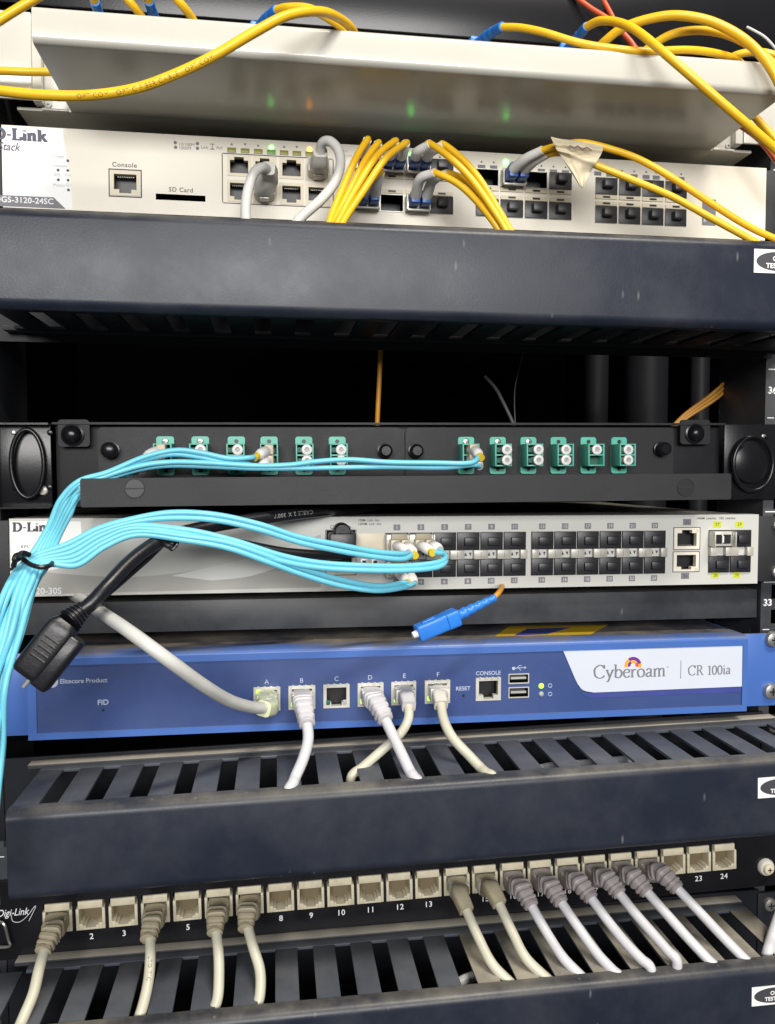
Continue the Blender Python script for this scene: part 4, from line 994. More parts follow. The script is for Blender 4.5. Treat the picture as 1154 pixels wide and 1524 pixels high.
# ---- copper leads of the top switch
GW = 'copper leads of the top switch'
h = jacks[3][1]; S = D1.world((h[0]+h[1])/2, 0, (h[2]+h[3])/2)
rj_lead('copper_lead', 'light grey copper lead looped down from the lower row of the top switch', GW, S, [(402, 262, -16), (399, 250, -25)],
        [(390, 249, -30), (378, 258, -33), (370, 280, -36), (366, 305, -38), (366, 330, -40), (367, 350, -40)], 2.6, 'white_jacket', 'boot_grey', 'smooth', 'clear_plug', 6.0, 5.2)
h = jacks[6][1]; S = D1.world((h[0]+h[1])/2, 0, (h[2]+h[3])/2)
rj_lead('copper_lead', 'light grey copper lead curling over from the port beside the amber light', GW, S, [(476, 240, -16), (477, 226, -22)],
        [(480, 213, -26), (491, 210, -30), (503, 222, -33), (507, 243, -35), (499, 270, -37), (479, 296, -40), (450, 322, -42), (435, 340, -42)], 2.6, 'white_jacket', 'boot_grey', 'smooth', 'clear_plug', 6.0, 5.2)

# ---- yellow fibre leads of the top switch
GY = 'yellow fibre leads of the top switch'
def lc_lead(label, slot, side, boot, path, bodym='blue_lc', bootm='white_plastic', jm='yellow_jacket', r=1.85, group=GY, ybase=-4.6, dev=D1, bl=11):
    x, z = slot; S = dev.world(x+side*3.1, ybase, z)
    e = empty('fibre_lead', S, label, 'cable', group)
    mb = B(bodym).box(S[0]-2.5, S[0]+2.5, S[1]-bl, S[1]-.1, S[2]-4.0, S[2]+3.0, .4); mb.box(S[0]-1.5, S[0]+1.5, S[1]-bl+1, S[1]-2, S[2]+3.1, S[2]+4.4, .3)
    mb.build('plug', e, S)
    B('cavity').box(S[0]-.5, S[0]+.5, S[1]-bl-.15, S[1]-bl-.02, S[2]-3, S[2]+1.5).build('plug_slot', e, S)
    bpath = crom([Vector((S[0], S[1]-bl+1, S[2]))]+[Vector(q) for q in px(boot)], 7); k = len(bpath)
    B(bootm).sweep(bpath, [3.1-.75*i/(k-1) for i in range(k)], n=12).build('boot', e, S)
    full = crom([bpath[-3], bpath[-1]]+[Vector(q) for q in px(path)], 9)
    B(jm).sweep(full, r, n=12).build('jacket', e, S)
    return e
Lk = LCSLOT
lc_lead('outermost yellow fibre lead arching down towards the curled grey lead', Lk[0, 0, 0], -1, [(541, 226, -24), (547, 208, -32)], [(530, 235, -38), (508, 285, -42), (493, 322, -45), (486, 350, -46)])
lc_lead('second yellow fibre lead from the curled grey lead, arching down', Lk[0, 0, 0], 1, [(558, 230, -24), (563, 213, -31)], [(543, 240, -37), (520, 285, -41), (500, 326, -45), (492, 350, -46)])
lc_lead('yellow fibre lead third in the bunch next to the curled grey lead', Lk[0, 1, 0], -1, [(583, 228, -25), (588, 210, -33)], [(561, 232, -40), (530, 280, -46), (506, 324, -50), (496, 350, -50)])
lc_lead('yellow fibre lead arching left over a white boot, last of the bunch', Lk[0, 1, 0], 1, [(600, 229, -25), (604, 213, -34)], [(574, 236, -42), (541, 284, -48), (513, 326, -52), (502, 350, -52)])
lc_lead('yellow fibre lead from the lower row port, left of the open port', Lk[0, 0, 1], 1, [(562, 272, -24), (567, 256, -31)], [(549, 272, -38), (530, 300, -42), (512, 326, -46), (500, 350, -47)])
lc_lead('blue plug with white boot tucked under the yellow bunch, lower row', Lk[0, 0, 1], -1, [(544, 280, -24), (548, 268, -29)], [(538, 285, -34), (520, 305, -38), (505, 326, -42), (497, 350, -43)])
lc_lead('yellow fibre lead arching right from the upper row with white boot', Lk[0, 2, 0], -1, [(622, 226, -28), (641, 214, -38)], [(672, 236, -44), (703, 268, -48), (733, 310, -52), (755, 345, -54), (760, 360, -54)])
lc_lead('yellow fibre lead arching right, rightmost of the upper row pair', Lk[0, 2, 0], 1, [(641, 226, -27), (661, 215, -35)], [(690, 238, -40), (715, 268, -44), (742, 312, -49), (764, 350, -52), (768, 362, -52)])
lc_lead('yellow fibre lead bending right from the lower row, left of its pair', Lk[0, 2, 1], -1, [(626, 266, -28), (648, 257, -37)], [(680, 272, -42), (708, 297, -46), (737, 333, -50), (750, 356, -50)])
lc_lead('printed yellow fibre lead bending right from the lower row behind its twin', Lk[0, 2, 1], 1, [(645, 268, -26), (667, 258, -32)], [(690, 266, -36), (709, 283, -40), (733, 313, -45), (752, 345, -48), (756, 360, -48)])
lc_lead('upper yellow fibre lead leaving the paper tag towards the rack side', Lk[1, 1, 0], -1, [(783, 236, -26), (808, 223, -35)], [(835, 216, -40), (865, 212, -43), (900, 219, -46), (950, 236, -48), (1005, 267, -50), (1060, 303, -52), (1115, 337, -54), (1165, 360, -56)])
lc_lead('lower yellow fibre lead leaving the paper tag towards the rack side', Lk[1, 1, 0], 1, [(795, 240, -24), (815, 229, -32)], [(838, 227, -38), (862, 233, -42), (884, 244, -45), (935, 265, -48), (1000, 292, -50), (1055, 322, -53), (1110, 352, -56), (1150, 375, -58)])
# paper tag
e = empty('paper_tag', at(866, 279, -47), 'crumpled tan masking tape tag with a scribble, wrapped on two yellow leads', 'tag')
o0 = at(866, 279, -47)
Lc = curve_px([(820, 203), (827, 218), (832, 227), (843, 244), (864, 277)], 6); Rc = curve_px([(898, 216), (896, 228), (884, 248), (876, 262), (868, 280)], 6)
nr, nc = len(Lc), 15; vs = []; fs = []
for k in range(nr):
    t = k/(nr-1); bulge = 2.6*math.exp(-((t-.16)/.09)**2)+2.2*math.exp(-((t-.42)/.08)**2)
    for c_ in range(nc):
        u = c_/(nc-1); a = Lc[k][0]+(Rc[k][0]-Lc[k][0])*u; b = Lc[k][1]+(Rc[k][1]-Lc[k][1])*u+math.sin(u*9+t*5)*.8*(1-t)
        vs.append(at(a, b, -47-bulge*(1 if t < .5 else .6)+math.sin(u*7+t*11)*.7+math.cos(u*15-t*6)*.35-(.8*u)))
for k in range(nr-1):
    for c_ in range(nc-1): fs.append((k*nc+c_, (k+1)*nc+c_, (k+1)*nc+c_+1, k*nc+c_+1))
N_ = len(vs); rim = [c_ for c_ in range(nc)]+[k*nc+nc-1 for k in range(1, nr)]+[(nr-1)*nc+c_ for c_ in range(nc-2, -1, -1)]+[k*nc for k in range(nr-2, 0, -1)]
mb = B('tape').add(vs+[q+np.array((0, .35, 0)) for q in vs], fs+[tuple(N_+i for i in f[::-1]) for f in fs]+[(rim[i], rim[(i+1) % len(rim)], N_+rim[(i+1) % len(rim)], N_+rim[i]) for i in range(len(rim))])
mb.build('paper', e, o0, sharp=1.2)
mat('scribble', (0.10, 0.06, 0.12), .6)
B('scribble').sweep(crom(px([(848, 216, -51.6), (855, 220, -51.9), (861, 217, -52), (867, 223, -52), (873, 219, -52), (881, 224, -51.8)]), 5), .3, n=6).build('scribble', e, o0)

mat('ink_print', (0.22, 0.10, 0.01), .6)
mat('ink_pale_print', (0.10, 0.10, 0.10), .6)
# ---- yellow leads over the flap of the white enclosure
GE = 'yellow leads of the white enclosure'
def sc_boot(e, o0, pts, r0=3.3, r1=2.4, m_='blue_sc'):
    P = crom(px(pts), 10); k = len(P)
    B(m_).sweep(P, [(r0+(r1-r0)*i/(k-1))*(1.0 if (i % 4 < 2 or i > k-4) else .9) for i in range(k)], n=12).build('boot', e, o0)
    a, d = P[0], (P[0]-P[1]).normalized()
    B(m_).sweep([a+d*14, a+d*.5, a], [4.4, 4.4, 3.6], n=16, sq=6).build('plug', e, o0)
RY = 2.15
e, path, o0 = lead('fibre_lead', 'long yellow lead swooping across the underside of the open white flap', 'cable', GE, [(-60, 128, -95), (0, 135, -98), (60, 141, -100), (130, 142, -102), (200, 132, -104), (262, 110, -106), (322, 81, -106), (380, 47, -104), (430, 22, -98), (478, 17, -88), (510, 30, -72), (527, 48, -58), (534, 70, -45)], RY, 'yellow_jacket', seg=14)
text_on_path(B('ink_print'), path, RY, 'OPTICOM   OPTIC FIBER CABLE   OPTICOM', 50, 1.9).build('jacket_print', e, o0)
e, _, o0 = lead('fibre_lead', 'short yellow lead bowing from a blue boot beside the long swooping lead', 'cable', GE, [(411, 15, -40), (430, 11, -46), (462, 13, -50), (494, 30, -50), (514, 47, -46), (522, 66, -40)], RY, 'yellow_jacket')
sc_boot(e, o0, [(385, 44, -18), (397, 27, -30), (412, 14, -41)])
lead('fibre_lead', 'yellow lead crossing the corner of the white enclosure ear', 'cable', GE, [(-60, 62, -60), (-20, 42, -60), (15, 20, -60), (48, 0, -60), (90, -25, -60)], RY, 'yellow_jacket')
lead('fibre_lead', 'straight yellow lead lying behind the flap against the white ear', 'cable', GE, [(-60, 104, -12), (0, 105, -14), (40, 106.5, -14), (80, 107, -12), (140, 110, -6)], RY*.95, 'yellow_jacket')
for a, lab in (((178, -12), 'yellow lead dropping behind the flap between two blue boots'), ((250, -14), 'yellow lead dropping behind the flap right of the blue boots')):
    lead('fibre_lead', lab, 'cable', GE, [(a[0]-20, a[1]-8, -40), (a[0], a[1], -40), (a[0]+20, a[1]+20, -38), (a[0]+38, a[1]+44, -30), (a[0]+46, a[1]+64, -25)], RY, 'yellow_jacket')
for a, lab in ((143, 'yellow lead with a blue boot rising near the white ear'), (224, 'yellow lead with a blue boot rising between the dropping yellow leads')):
    e, _, o0 = lead('fibre_lead', lab, 'cable', GE, [(a-2, 3, -34), (a-6, -14, -40), (a-14, -40, -46)], RY, 'yellow_jacket')
    sc_boot(e, o0, [(a+8, 42, -14), (a+4, 22, -24), (a-2, 2, -35)])
e, _, o0 = lead('fibre_lead', 'yellow lead running level from a blue boot along the flap edge', 'cable', GE, [(747, 40, -48), (775, 41, -54), (810, 48, -60), (860, 63, -66), (905, 71, -70), (960, 76, -72), (1020, 74, -70), (1060, 78, -66), (1095, 88, -58), (1110, 102, -50)], RY*.9, 'yellow_jacket')
sc_boot(e, o0, [(712, 66, -24), (728, 51, -36), (748, 39, -49)])
e, _, o0 = lead('fibre_lead', 'yellow lead from a blue boot running diagonally down across the flap', 'cable', GE, [(873, 40, -48), (893, 31, -56), (920, 33, -66), (950, 47, -76), (1000, 88, -88), (1060, 140, -92), (1110, 183, -92), (1160, 226, -90), (1200, 260, -88)], RY, 'yellow_jacket', seg=14)
sc_boot(e, o0, [(846, 74, -24), (858, 58, -36), (874, 39, -49)])
lead('fibre_lead', 'tall yellow arch rising highest over the white flap', 'cable', GE, [(880, 84, -30), (900, 62, -38), (930, 40, -46), (975, 26, -54), (1015, 23, -60), (1062, 33, -66), (1108, 58, -72), (1142, 93, -78), (1165, 135, -80), (1180, 180, -80)], RY*1.1, 'yellow_jacket')
lead('fibre_lead', 'lower yellow arch nested under the tallest arch', 'cable', GE, [(945, 90, -34), (965, 72, -40), (1000, 51, -48), (1042, 45, -54), (1085, 52, -60), (1125, 73, -64), (1160, 105, -68), (1180, 140, -68)], RY, 'yellow_jacket')
lead('fibre_lead', 'short yellow loop rising from the flap corner by the dark post', 'cable', GE, [(1080, 92, -42), (1095, 82, -46), (1120, 77, -50), (1148, 80, -54), (1185, 96, -56)], RY*.9, 'yellow_jacket')
lead('fibre_lead', 'yellow lead passing under the flap corner beside a red lead', 'cable', GE, [(1085, 130, -30), (1110, 158, -34), (1135, 186, -38), (1165, 218, -42), (1200, 255, -44)], RY, 'yellow_jacket')
GR = 'red orange leads of the white enclosure'
lead('fibre_lead', 'red orange lead slanting behind the yellow arches, left of its twin', 'cable', GR, [(850, -10, -2), (880, 12, -6), (908, 30, -10), (938, 60, -14), (950, 80, -16)], 1.5, 'red_jacket')
lead('fibre_lead', 'red orange lead slanting behind the yellow arches, steeper of the two', 'cable', GR, [(890, -15, 2), (905, 12, -2), (922, 42, -6), (944, 68, -10), (956, 84, -12)], 1.5, 'red_jacket')
lead('fibre_lead', 'red lead curving past the white ear beside the top switch', 'cable', GR, [(1080, 168, -16), (1100, 184, -20), (1130, 206, -24), (1156, 238, -26), (1180, 275, -26)], 1.9, 'red_jacket')
lead('thin_wire', 'thin pale wire against the dark rack post above the flap', 'wire', None, [(1112, 40, -4), (1122, 45, -6), (1140, 56, -8), (1160, 78, -8)], .8, 'white_jacket')

# ---- aqua bundle
GA = 'aqua fibre leads in one bundle'
RA = 1.45
TIE = (57, 836, -78)
def tail(i):
    c = (i % 6)-2.5; d = (i//6)*3.4; J = lambda k: random.uniform(-k, k)
    return [(57+c*5.2, 836+c*2.0, -78+d), (33+c*7.6+J(3), 872, -84+d+J(1.5)), (10+c*8.0+J(5), 941, -92+d+J(2)), (-8+c*6.8+J(5), 1026, -98+d+J(3)), (-13+c*5.6+J(4), 1108, -102+d+J(3)), (-19+c*5.0, 1215, -106+d), (-24+c*5, 1330, -108+d)]
def boot_lc(e, o0, S, tip, yellow, up):
    """white LC plug pair member: S at the port, tip = boot end (px, py, y)"""
    S = Vector(map(float, S)); t = Vector(map(float, at(*tip)))
    P = crom([S, S.lerp(t, .45)+Vector((0, -2, .5)), t], 8); k = len(P)
    B('beige_plastic').box(S.x-2.4, S.x+2.4, S.y-6, S.y+5, S.z-3.2, S.z+3.2, .4).build('plug', e, o0)
    B('white_plastic').sweep(P, [3.0 if i < k-3 else 3.0-.25*(i-k+4) for i in range(k)], n=16).build('boot', e, o0)
    d = (P[-1]-P[-3]).normalized()
    B('yellow_tip' if yellow else 'ring_grey').sweep([t-d*.4, t+d*(3.2 if yellow else .9)], 2.0, n=14).build('boot_tip', e, o0)
def aqua(label, i, first, pts, S, tip, yellow):
    P = [tip]+pts+tail(i)
    e, path, o0 = lead('fibre_lead', label, 'cable', GA, P, RA, 'aqua_jacket', n=9, seg=12)
    boot_lc(e, o0, S, tip, yellow, None)
# middle switch
def s2(g, k, r, sd_): x, z = D2PORT[g, k, r]; return D2.world(x+sd_*3.1, -8, z-(1.0 if r == 0 else -1.0))
aqua('aqua lead from the first upper port of the middle switch, higher of two', 0, 0, [(598, 824, -36), (560, 821, -44), (505, 811, -52), (445, 799, -58), (385, 780, -62), (320, 766, -64), (255, 763, -66), (195, 773, -68), (146, 787, -71), (100, 810, -75)], s2('A', 0, 0, -1), (607, 822, -27), False)
aqua('aqua lead from the first upper port of the middle switch, lower of two', 1, 0, [(600, 832, -36), (560, 829, -44), (505, 820, -52), (445, 807, -58), (385, 788, -62), (320, 774, -64), (255, 771, -66), (197, 777, -68), (148, 792, -71), (103, 816, -75)], s2('A', 0, 0, 1), (616, 824, -26), True)
aqua('aqua lead hooked around a white boot at the second upper port', 2, 0, [(663, 826, -34), (655, 836, -42), (610, 842, -48), (550, 842, -54), (480, 838, -58), (420, 827, -62), (350, 805, -65), (280, 789, -67), (199, 782, -68), (150, 797, -71), (106, 822, -75)], s2('A', 1, 0, -1), (641, 821, -28), True)
aqua('outer aqua lead hooked around both boots at the second upper port', 3, 0, [(664, 832, -36), (652, 844, -44), (605, 849, -50), (545, 849, -55), (475, 845, -59), (415, 834, -63), (350, 813, -66), (280, 796, -68), (201, 786, -68), (152, 803, -71), (109, 828, -75)], s2('A', 1, 0, 1), (655, 818, -24), False)
aqua('aqua lead from the lower port of the middle switch, higher of two', 4, 0, [(600, 868, -38), (560, 872, -46), (505, 862, -53), (450, 846, -59), (400, 828, -64), (340, 808, -67), (275, 798, -69), (203, 791, -68), (154, 808, -71), (112, 834, -75)], s2('A', 0, 1, -1), (606, 866, -28), True)
aqua('lowest aqua lead, sagging to the bottom edge of the middle switch', 5, 0, [(602, 874, -38), (560, 879, -46), (505, 871, -53), (450, 855, -59), (400, 837, -64), (340, 816, -67), (275, 804, -69), (205, 796, -68), (156, 814, -71), (115, 841, -75)], s2('A', 0, 1, 1), (617, 868, -27), False)
# fibre panel
def sf(k, sd_): return AD[k]+np.array((0, -7, sd_*3.1))
aqua('aqua lead arching highest over the fibre panel to a yellow tipped boot', 6, 0, [(372, 681, -22), (340, 682, -23), (300, 674, -24), (262, 670, -25), (215, 680, -26), (160, 703, -27), (118, 716, -29), (90, 744, -42), (72, 785, -62)], sf(3, .8), (384, 678, -18), True)
aqua('aqua lead just under the highest arch at the fibre panel', 7, 0, [(366, 690, -20), (335, 688, -22), (296, 680, -23), (255, 676, -24), (208, 686, -25), (155, 708, -26), (118, 720, -29), (92, 748, -42), (74, 788, -62)], sf(3, -.8), (388, 698, -17), False)
aqua('upper aqua lead running along the fibre panel to the seventh adapter', 8, 0, [(700, 689, -27), (650, 689, -28), (580, 688, -28), (520, 684, -27), (470, 687, -27), (430, 692, -26), (380, 693, -25), (310, 689, -25), (250, 688, -25), (195, 697, -26), (118, 725, -29), (95, 752, -42), (77, 791, -62)], sf(6, .9), (714, 678, -20), True)
aqua('lower aqua lead running along the fibre panel to the seventh adapter', 9, 0, [(702, 692, -25), (660, 696, -26), (580, 695, -26), (500, 696, -26), (440, 697, -25), (380, 697, -24), (310, 694, -23), (245, 693, -23), (190, 703, -24), (118, 730, -29), (98, 757, -42), (80, 794, -62)], sf(6, -.9), (714, 694, -20), False)
aqua('short aqua lead to the first green adapter, upper boot', 10, 0, [(200, 690, -20), (180, 697, -22), (150, 712, -25), (118, 735, -29), (101, 761, -42), (83, 797, -62)], sf(0, .9), (216, 681, -15), True)
aqua('short aqua lead to the first green adapter, lower grey boot', 11, 0, [(190, 706, -21), (170, 711, -22), (118, 740, -29), (104, 766, -42), (86, 801, -62)], sf(0, -.9), (204, 702, -17), False)
# cable tie
c = [Vector(map(float, at(*q))) for q in ((33, 831, -80), (45, 840, -84), (60, 844, -85), (73, 842, -82), (77, 836, -76), (60, 832, -69), (40, 828, -72), (33, 831, -80))]
e = empty('cable_tie', c[0], 'black twist tie binding the aqua bundle above the power plug', 'cable tie')
B('black_jacket').sweep(crom(c, 6), 1.1, n=8).build('loop', e, c[0])
B('black_jacket').sweep(crom(px([(44, 826, -84), (33, 823, -87), (24, 832, -88), (19, 845, -88), (14, 848, -88)]), 6), [1.2]*18+[.7]*7, n=8).build('tail', e, c[0])
B('black_jacket').sweep(crom(px([(30, 830, -88), (22, 834, -90), (24, 827, -90), (32, 826, -90)]), 5), 1.3, n=8).build('knot', e, c[0])

# ---- black power cord and plug
P = [(560, 752, 40), (520, 757, 18), (485, 760, -5), (430, 766, -22), (365, 775, -36), (300, 786, -48), (258, 797, -58), (226, 812, -68), (192, 838, -78), (160, 872, -88), (138, 896, -92), (122, 909, -93)]
e, path, o0 = lead('power_cord', 'thick black power cord hanging to a moulded plug before the firewall', 'cord', None, P, 3.4, 'black_jacket', seg=14)
text_on_path(B('ring_grey'), path, 3.4, 'CABLE 2 X 300V', 70, 2.2).build('jacket_print', e, o0)
A = [Vector(map(float, at(*q))) for q in ((126, 905, -92), (104, 924, -96))]
kk = 40; L_ = [A[0].lerp(A[1], i/kk) for i in range(kk+1)]
B('black_plug').sweep(L_, [(3.8+2.2*i/kk)*(1.0 if (i//4) % 2 == 0 else .84) for i in range(kk+1)], n=16).build('strain_relief', e, o0)
a = Vector(map(float, at(102, 924, -96))); b_ = Vector(map(float, at(39, 1003, -98))); P3 = [a.lerp(b_, t) for t in (0, .06, .12, .2, .5, .9, .97, 1)]
pl = B('black_plug').sweep(P3, [4.4, 5.8, 6.5, 6.8, 6.8, 6.6, 6.2, 5.6], [4.5, 5.6, 6.2, 6.4, 6.4, 6.2, 5.8, 5.2], n=24, sq=5, up=(0, -1, .15)).build('plug_body', e, o0)
off = (b_-a).normalized().cross(Vector((0, -1, 0))).normalized()
if off.x < 0: off = -off
P4 = [q+off*7.6+Vector((0, -1.5, 0)) for q in [a.lerp(b_, t) for t in (.12, .16, .5, .98, 1.03)]]
B('black_plug').sweep(P4, [3.6, 4.4, 4.4, 4.4, 3.8], [3.8, 4.6, 4.6, 4.6, 4.0], n=20, sq=4, up=(0, -1, .15)).build('keyed_side', e, o0)
mb = B('black_plug'); d_ = (b_-a).normalized(); sx = d_.cross(Vector((0, -1, 0))).normalized()
for q in range(5):
    c_ = a.lerp(b_, .30+q*.085)+Vector((0, -6.5, 0)); mb.sweep([c_-sx*3.5, c_+sx*3.5], .55, n=8)
mb.build('grip_ridges', e, o0)
B('steel').sweep([b_+d_*.5-sx*2.5, b_+d_*5.2-sx*2.5], 1.0, n=8, sq=4).build('pin', e, o0)
e, _, o0 = lead('console_cable', 'flat dark console cable from the middle switch running behind the aqua leads', 'cable', None, [(508, 826, -17), (470, 826, -26), (420, 822, -33), (360, 811, -40), (300, 802, -48), (252, 801, -50), (215, 831, -58), (178, 863, -66), (150, 887, -62), (138, 897, -30), (130, 898, 4)], 2.8, 'black_jacket')
S = D2.world((con2[0]+con2[1])/2, 0, (con2[2]+con2[3])/2)
mb = B('black_plug').box(S[0]-7.6, S[0]+7.6, S[1]-14, S[1]+3, S[2]-9.5, S[2]+4.5, 1.2); mb.build('plug', e, o0)
B('black_plug').lathe((S[0], S[1]-1, S[2]+5.2), (0, -1, 0), [(0, 4.8), (11, 4.8), (12, 4.0)], 20).build('latch_hood', e, o0)
P = px([(243, 806, -66), (249, 812, -68), (258, 813, -67), (263, 806, -64), (256, 797, -62), (246, 800, -64), (243, 806, -66)])
e = empty('cable_tie', P[0], 'black cable tie joining the power cord and console cable', 'cable tie')
B('black_plug').sweep(crom(P, 6), 1.3, n=8).build('loop', e, P[0])
B('black_plug').sweep(crom(px([(250, 812, -68), (256, 818, -70), (264, 810, -69), (262, 806, -66)]), 5), .8, n=8).build('tail', e, P[0])

# ---- blue SC connector hanging
P = [(736, 889, -36), (742, 883, -34), (746, 877, -24), (747, 873, -8), (748, 872, 6), (748, 872, 30)]
e, path, o0 = lead('loose_fibre_lead', 'unplugged orange fibre lead with a bright blue connector above the firewall', 'cable', None, P, 1.5, 'orange_jacket')
a = Vector(map(float, at(679, 918, -40))); b_ = Vector(map(float, at(738, 889, -36))); n_ = 44
B('blue_sc').sweep([a.lerp(b_, i/n_) for i in range(n_+1)], [(3.4-1.4*i/n_)*(1.0 if (i//4) % 2 == 0 else .86) for i in range(n_+1)], n=14).build('boot', e, o0)
c_ = Vector(map(float, at(621, 943, -44)))
d_ = (a-c_).normalized()
B('blue_sc').sweep([c_, c_+d_*.8, a-d_*6.5, a-d_*6.3, a+d_*.3, a+d_*.8], [3.7, 4.3, 4.3, 5.0, 5.0, 4.4], [3.9, 4.5, 4.5, 4.6, 4.6, 4.0], n=20, sq=7, up=(0, 0, 1)).build('plug', e, o0)
B('blue_sc').sweep([c_+d_*3+Vector((0, 0, 4.3)), c_+d_*10+Vector((0, 0, 4.5))], [1.6, 1.6], [.9, .9], n=12, sq=5, up=(0, 0, 1)).build('key', e, o0)
B('white_plastic').sweep([c_-d_*2.6, c_+d_*.5], [1.7, 2.2], n=14).build('ferrule_cap', e, o0)

# ---- copper leads of the firewall
GF = 'copper leads of the blue firewall'
def fs(n_): h = PH[n_]; return W.world((h[0]+h[1])/2, YF+.8, (h[2]+h[3])/2+.3)
e, _ = rj_lead('copper_lead', 'thick white copper lead sloping down to firewall port A with lime-lit clear plug', GF, fs('A'), [(402, 1052, -26), (392, 1055, -34)],
        [(372, 1052, -44), (340, 1042, -62), (300, 1018, -84), (245, 978, -100), (190, 938, -92), (150, 911, -62), (128, 896, -22), (116, 889, 4), (108, 886, 40)], 3.15, 'white_jacket', 'lime_lit_plug', 'smooth', 'lime_lit_plug', 5.8, 5.0)
rj_lead('copper_lead', 'white copper lead with ribbed boot falling straight from firewall port B', GF, fs('B'), [(452, 1050, -26), (457, 1076, -36)],
        [(459, 1098, -42), (452, 1128, -50), (440, 1156, -56), at(436, 1166, -59.5), at(436, 1166, -59.5)+np.array((-1, 3, -14))], 2.95, 'cool_jacket', 'boot_pale', 'ribbed')
rj_lead('copper_lead', 'white copper lead with ribbed boot slanting from firewall port D', GF, fs('D'), [(560, 1045, -26), (573, 1069, -35)],
        [(585, 1095, -42), (598, 1122, -50), (610, 1147, -56), at(616, 1156, -59.5), at(616, 1156, -59.5)+np.array((2, 3, -14))], 2.95, 'cool_jacket', 'boot_pale', 'ribbed')
rj_lead('copper_lead', 'ivory copper lead from firewall port E crossing behind the lead of port D', GF, fs('E'), [(606, 1040, -24), (609, 1052, -31)],
        [(608, 1070, -35), (596, 1092, -36), (572, 1114, -36), (556, 1128, -38), at(540, 1142, -40), at(540, 1142, -40)+np.array((-2, 0, -12))], 2.6, 'ivory_jacket', 'boot_pale', 'smooth', 'clear_plug', 5.6, 4.6)
rj_lead('copper_lead', 'ivory copper lead bowing from firewall port F into the manager slots', GF, fs('F'), [(654, 1037, -22), (657, 1050, -28)],
        [(661, 1072, -36), (674, 1098, -44), (698, 1124, -50), (715, 1142, -55), at(724, 1150, -59.5), at(724, 1150, -59.5)+np.array((3, 3, -14))], 2.7, 'ivory_jacket', 'clear_plug', 'smooth', 'clear_plug', 4.4, 4.2)

# ---- copper leads of the patch panel
GP = 'copper leads of the numbered patch panel'
def pp(num, boot, pts, end, jm, bm, style, lab, r=2.8, dy=3):
    E = at(end[0], end[1], -59.5)
    rj_lead('copper_lead', lab, GP, JACKW[num-1], boot, pts+[E, E+np.array((1, 1.5, -16))], r, jm, bm, style, 'boot_grey', 6.3, 5.2, {4: 'LTD TIC'}.get(num))
word = 'one two three four five six seven eight nine ten eleven twelve thirteen fourteen fifteen sixteen seventeen eighteen nineteen twenty twenty-one'.split()
pp(1, [(78, 1386, -22), (65, 1414, -32)], [(59, 1440, -40), (50, 1478, -50), (36, 1512, -58)], (26, 1535), 'ivory_jacket', 'boot_beige', 'ribbed', 'ivory copper lead with ribbed beige boot in patch socket one')
pp(4, [(227, 1372, -22), (221, 1396, -31)], [(224, 1420, -38), (221, 1460, -48), (212, 1500, -56)], (202, 1527), 'ivory_jacket', 'boot_beige', 'ribbed', 'printed ivory copper lead with ribbed beige boot in patch socket four')
pp(6, [(322, 1364, -22), (320, 1386, -30)], [(325, 1415, -38), (326, 1450, -46), (324, 1485, -54)], (316, 1508), 'ivory_jacket', 'boot_beige', 'ribbed', 'ivory copper lead with ribbed beige boot in patch socket six')
pp(7, [(368, 1358, -22), (366, 1380, -30)], [(377, 1410, -38), (387, 1445, -46), (387, 1480, -54)], (380, 1506), 'ivory_jacket', 'boot_beige', 'ribbed', 'ivory copper lead with ribbed beige boot in patch socket seven')
for num, b1, b2, p1, p2_, en, jm, bm in (
    (14, (684, 1330), (695, 1356), (712, 1395), (733, 1435), (763, 1466), 'ivory_jacket', 'boot_beige'),
    (15, (731, 1322), (744, 1346), (763, 1388), (783, 1426), (817, 1459), 'ivory_jacket', 'boot_beige'),
    (16, (776, 1322), (790, 1346), (815, 1390), (838, 1425), (864, 1452), 'cool_jacket', 'boot_mauve'),
    (17, (819, 1318), (834, 1341), (862, 1382), (888, 1418), (911, 1443), 'cool_jacket', 'boot_mauve'),
    (18, (861, 1312), (879, 1335), (906, 1372), (932, 1404), (954, 1427), 'cool_jacket', 'boot_mauve'),
    (19, (902, 1306), (921, 1328), (946, 1360), (974, 1392), (994, 1415), 'cool_jacket', 'boot_mauve'),
    (20, (941, 1303), (962, 1326), (992, 1360), (1024, 1396), (1055, 1429), 'cool_jacket', 'boot_mauve'),
    (21, (984, 1298), (1007, 1321), (1042, 1358), (1074, 1392), (1106, 1425), 'cool_jacket', 'boot_mauve')):
    pp(num, [(*b1, -21), (*b2, -30)], [(*p1, -41), (*p2_, -52)], en, jm, bm, 'ribbed' if bm == 'boot_mauve' else 'smooth', '%s copper lead with %s boot in patch socket %s' % ('ivory' if jm[0] == 'i' else 'white', 'smooth beige' if bm == 'boot_beige' else 'ribbed mauve grey', word[num-1]))
lead('copper_lead', 'white copper lead beside the end of the lowest cable manager', 'cable', None, [(1175, 1330, -40), (1162, 1360, -44), (1150, 1395, -50), (1143, 1418, -56), (1135, 1440, -50), (1128, 1455, -40)], 3.2, 'cool_jacket')

mat('wire_grey', (0.08, 0.08, 0.085), .5)
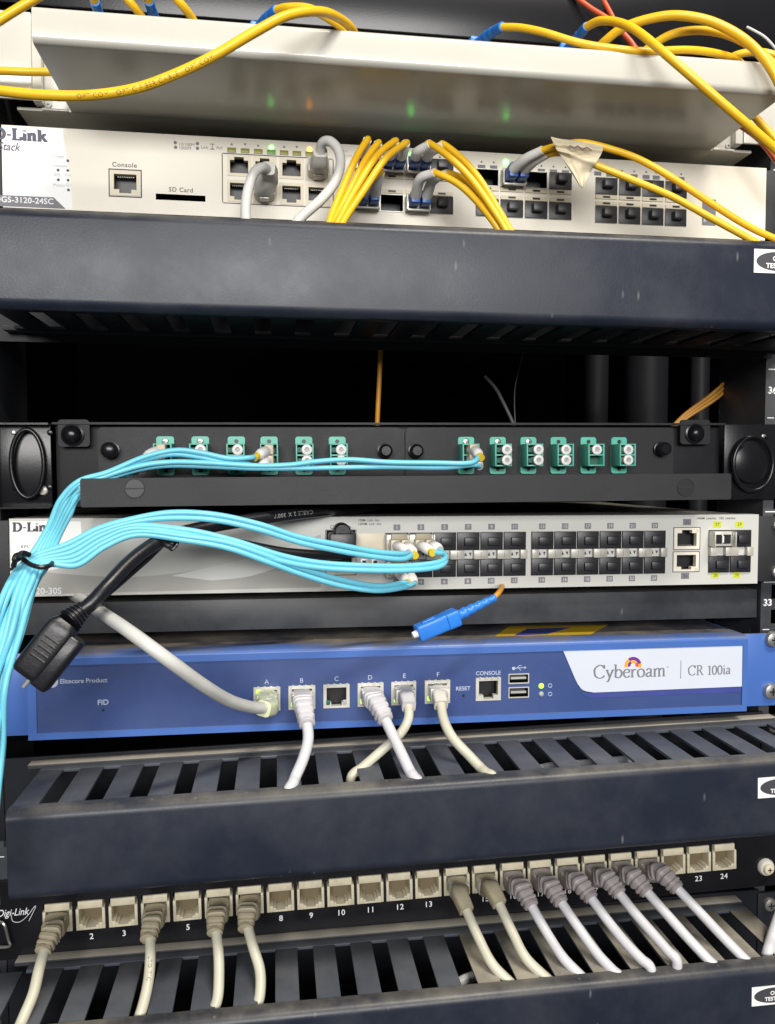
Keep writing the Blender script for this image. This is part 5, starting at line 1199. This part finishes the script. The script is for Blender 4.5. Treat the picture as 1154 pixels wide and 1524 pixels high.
# ---- strands in the dark
lead('fibre_lead', 'single orange strand hanging straight in the dark gap', 'cable', None, [(568, 440, 30), (567, 500, 30), (565, 560, 30), (562, 625, 32), (561, 680, 34)], 1.5, 'orange_jacket')
e = empty('fibre_bundle', at(1015, 620, 60), 'orange fibre bundle slanting up to a black clip in the dark gap', 'cable bundle')
o0 = at(1015, 620, 60)
for k in range(3):
    B('orange_jacket').sweep(crom(px([(1000+k*2, 636, 60), (1020+k*4, 616+k, 58), (1060+k*4, 586+k*3, 56), (1098+k*3, 552+k*3.5, 54), (1122+k, 530+k*2, 54)]), 6), 1.2, n=8).build('strand', e, o0)
q = at(1106, 545, 54); B('gloss_black').box(q[0]-3, q[0]+3, q[1]-7, q[1]+5, q[2]-4, q[2]+13, .6).build('clip', e, o0)
lead('thin_wire', 'thin pale curved wire glinting in the dark gap', 'wire', None, [(785, 500, 60), (778, 530, 60), (768, 570, 60), (766, 600, 60), (768, 640, 60)], .4, 'wire_grey')
e = lead('thin_wire', 'short pale striped lead at the bottom of the dark gap', 'wire', None, [(722, 560, 50), (738, 578, 45), (750, 600, 40), (762, 625, 36), (770, 645, 34)], 1.1, 'wire_grey')
for (x0, x1, y0, y1, yy, lab, nn) in ((1074, 1092, 860, 960, 70, 'brown orange strands rising behind the firewall beside the rail', 3), (12, 34, 1080, 1180, 40, 'brown strands hanging behind the firewall ear beside the aqua bundle', 4), (1084, 1092, 1040, 1120, 40, 'yellow strands under the firewall corner beside the rail', 2)):
    o0 = at(x0, y1, yy); e = empty('fibre_bundle', o0, lab, 'cable bundle')
    for k in range(nn):
        xx = x0+(x1-x0)*(k+.5)/nn
        B('yellow_jacket' if nn == 2 else 'wood_brown').sweep(crom(px([(xx, y1, yy), (xx+random.uniform(-1, 1), (y0+y1)/2, yy+2), (xx+1, y0, yy)]), 5), (x1-x0)/nn*.22, n=8).build('strand', e, o0)

# leads lying inside the managers, glimpsed through the slots
for (P, lab) in (([(770, 1160, -30), (815, 1138, -34), (862, 1122, -32), (908, 1110, -30), (960, 1100, -26)], 'white lead lying inside the manager under the firewall, rising to the rail'),
                 ([(900, 1150, -40), (950, 1132, -42), (1000, 1120, -44), (1050, 1116, -44)], 'short white lead glimpsed in the slots under the firewall badge')):
    Q = [at(a, b, y)*1.0 for a, b, y in P]
    for q in Q: q[2] = min(q[2], -96.5)
    lead('copper_lead', lab, 'cable', None, Q, 2.8, 'cool_jacket')
Q = [at(a, b, y) for a, b, y in ((560, 1500, -45), (600, 1483, -46), (650, 1478, -46), (700, 1455, -40), (740, 1440, -34))]
for q in Q: q[2] = min(q[2], -208)
lead('copper_lead', 'white lead lying inside the lowest manager under sockets twelve and thirteen', 'cable', None, Q, 2.8, 'cool_jacket')
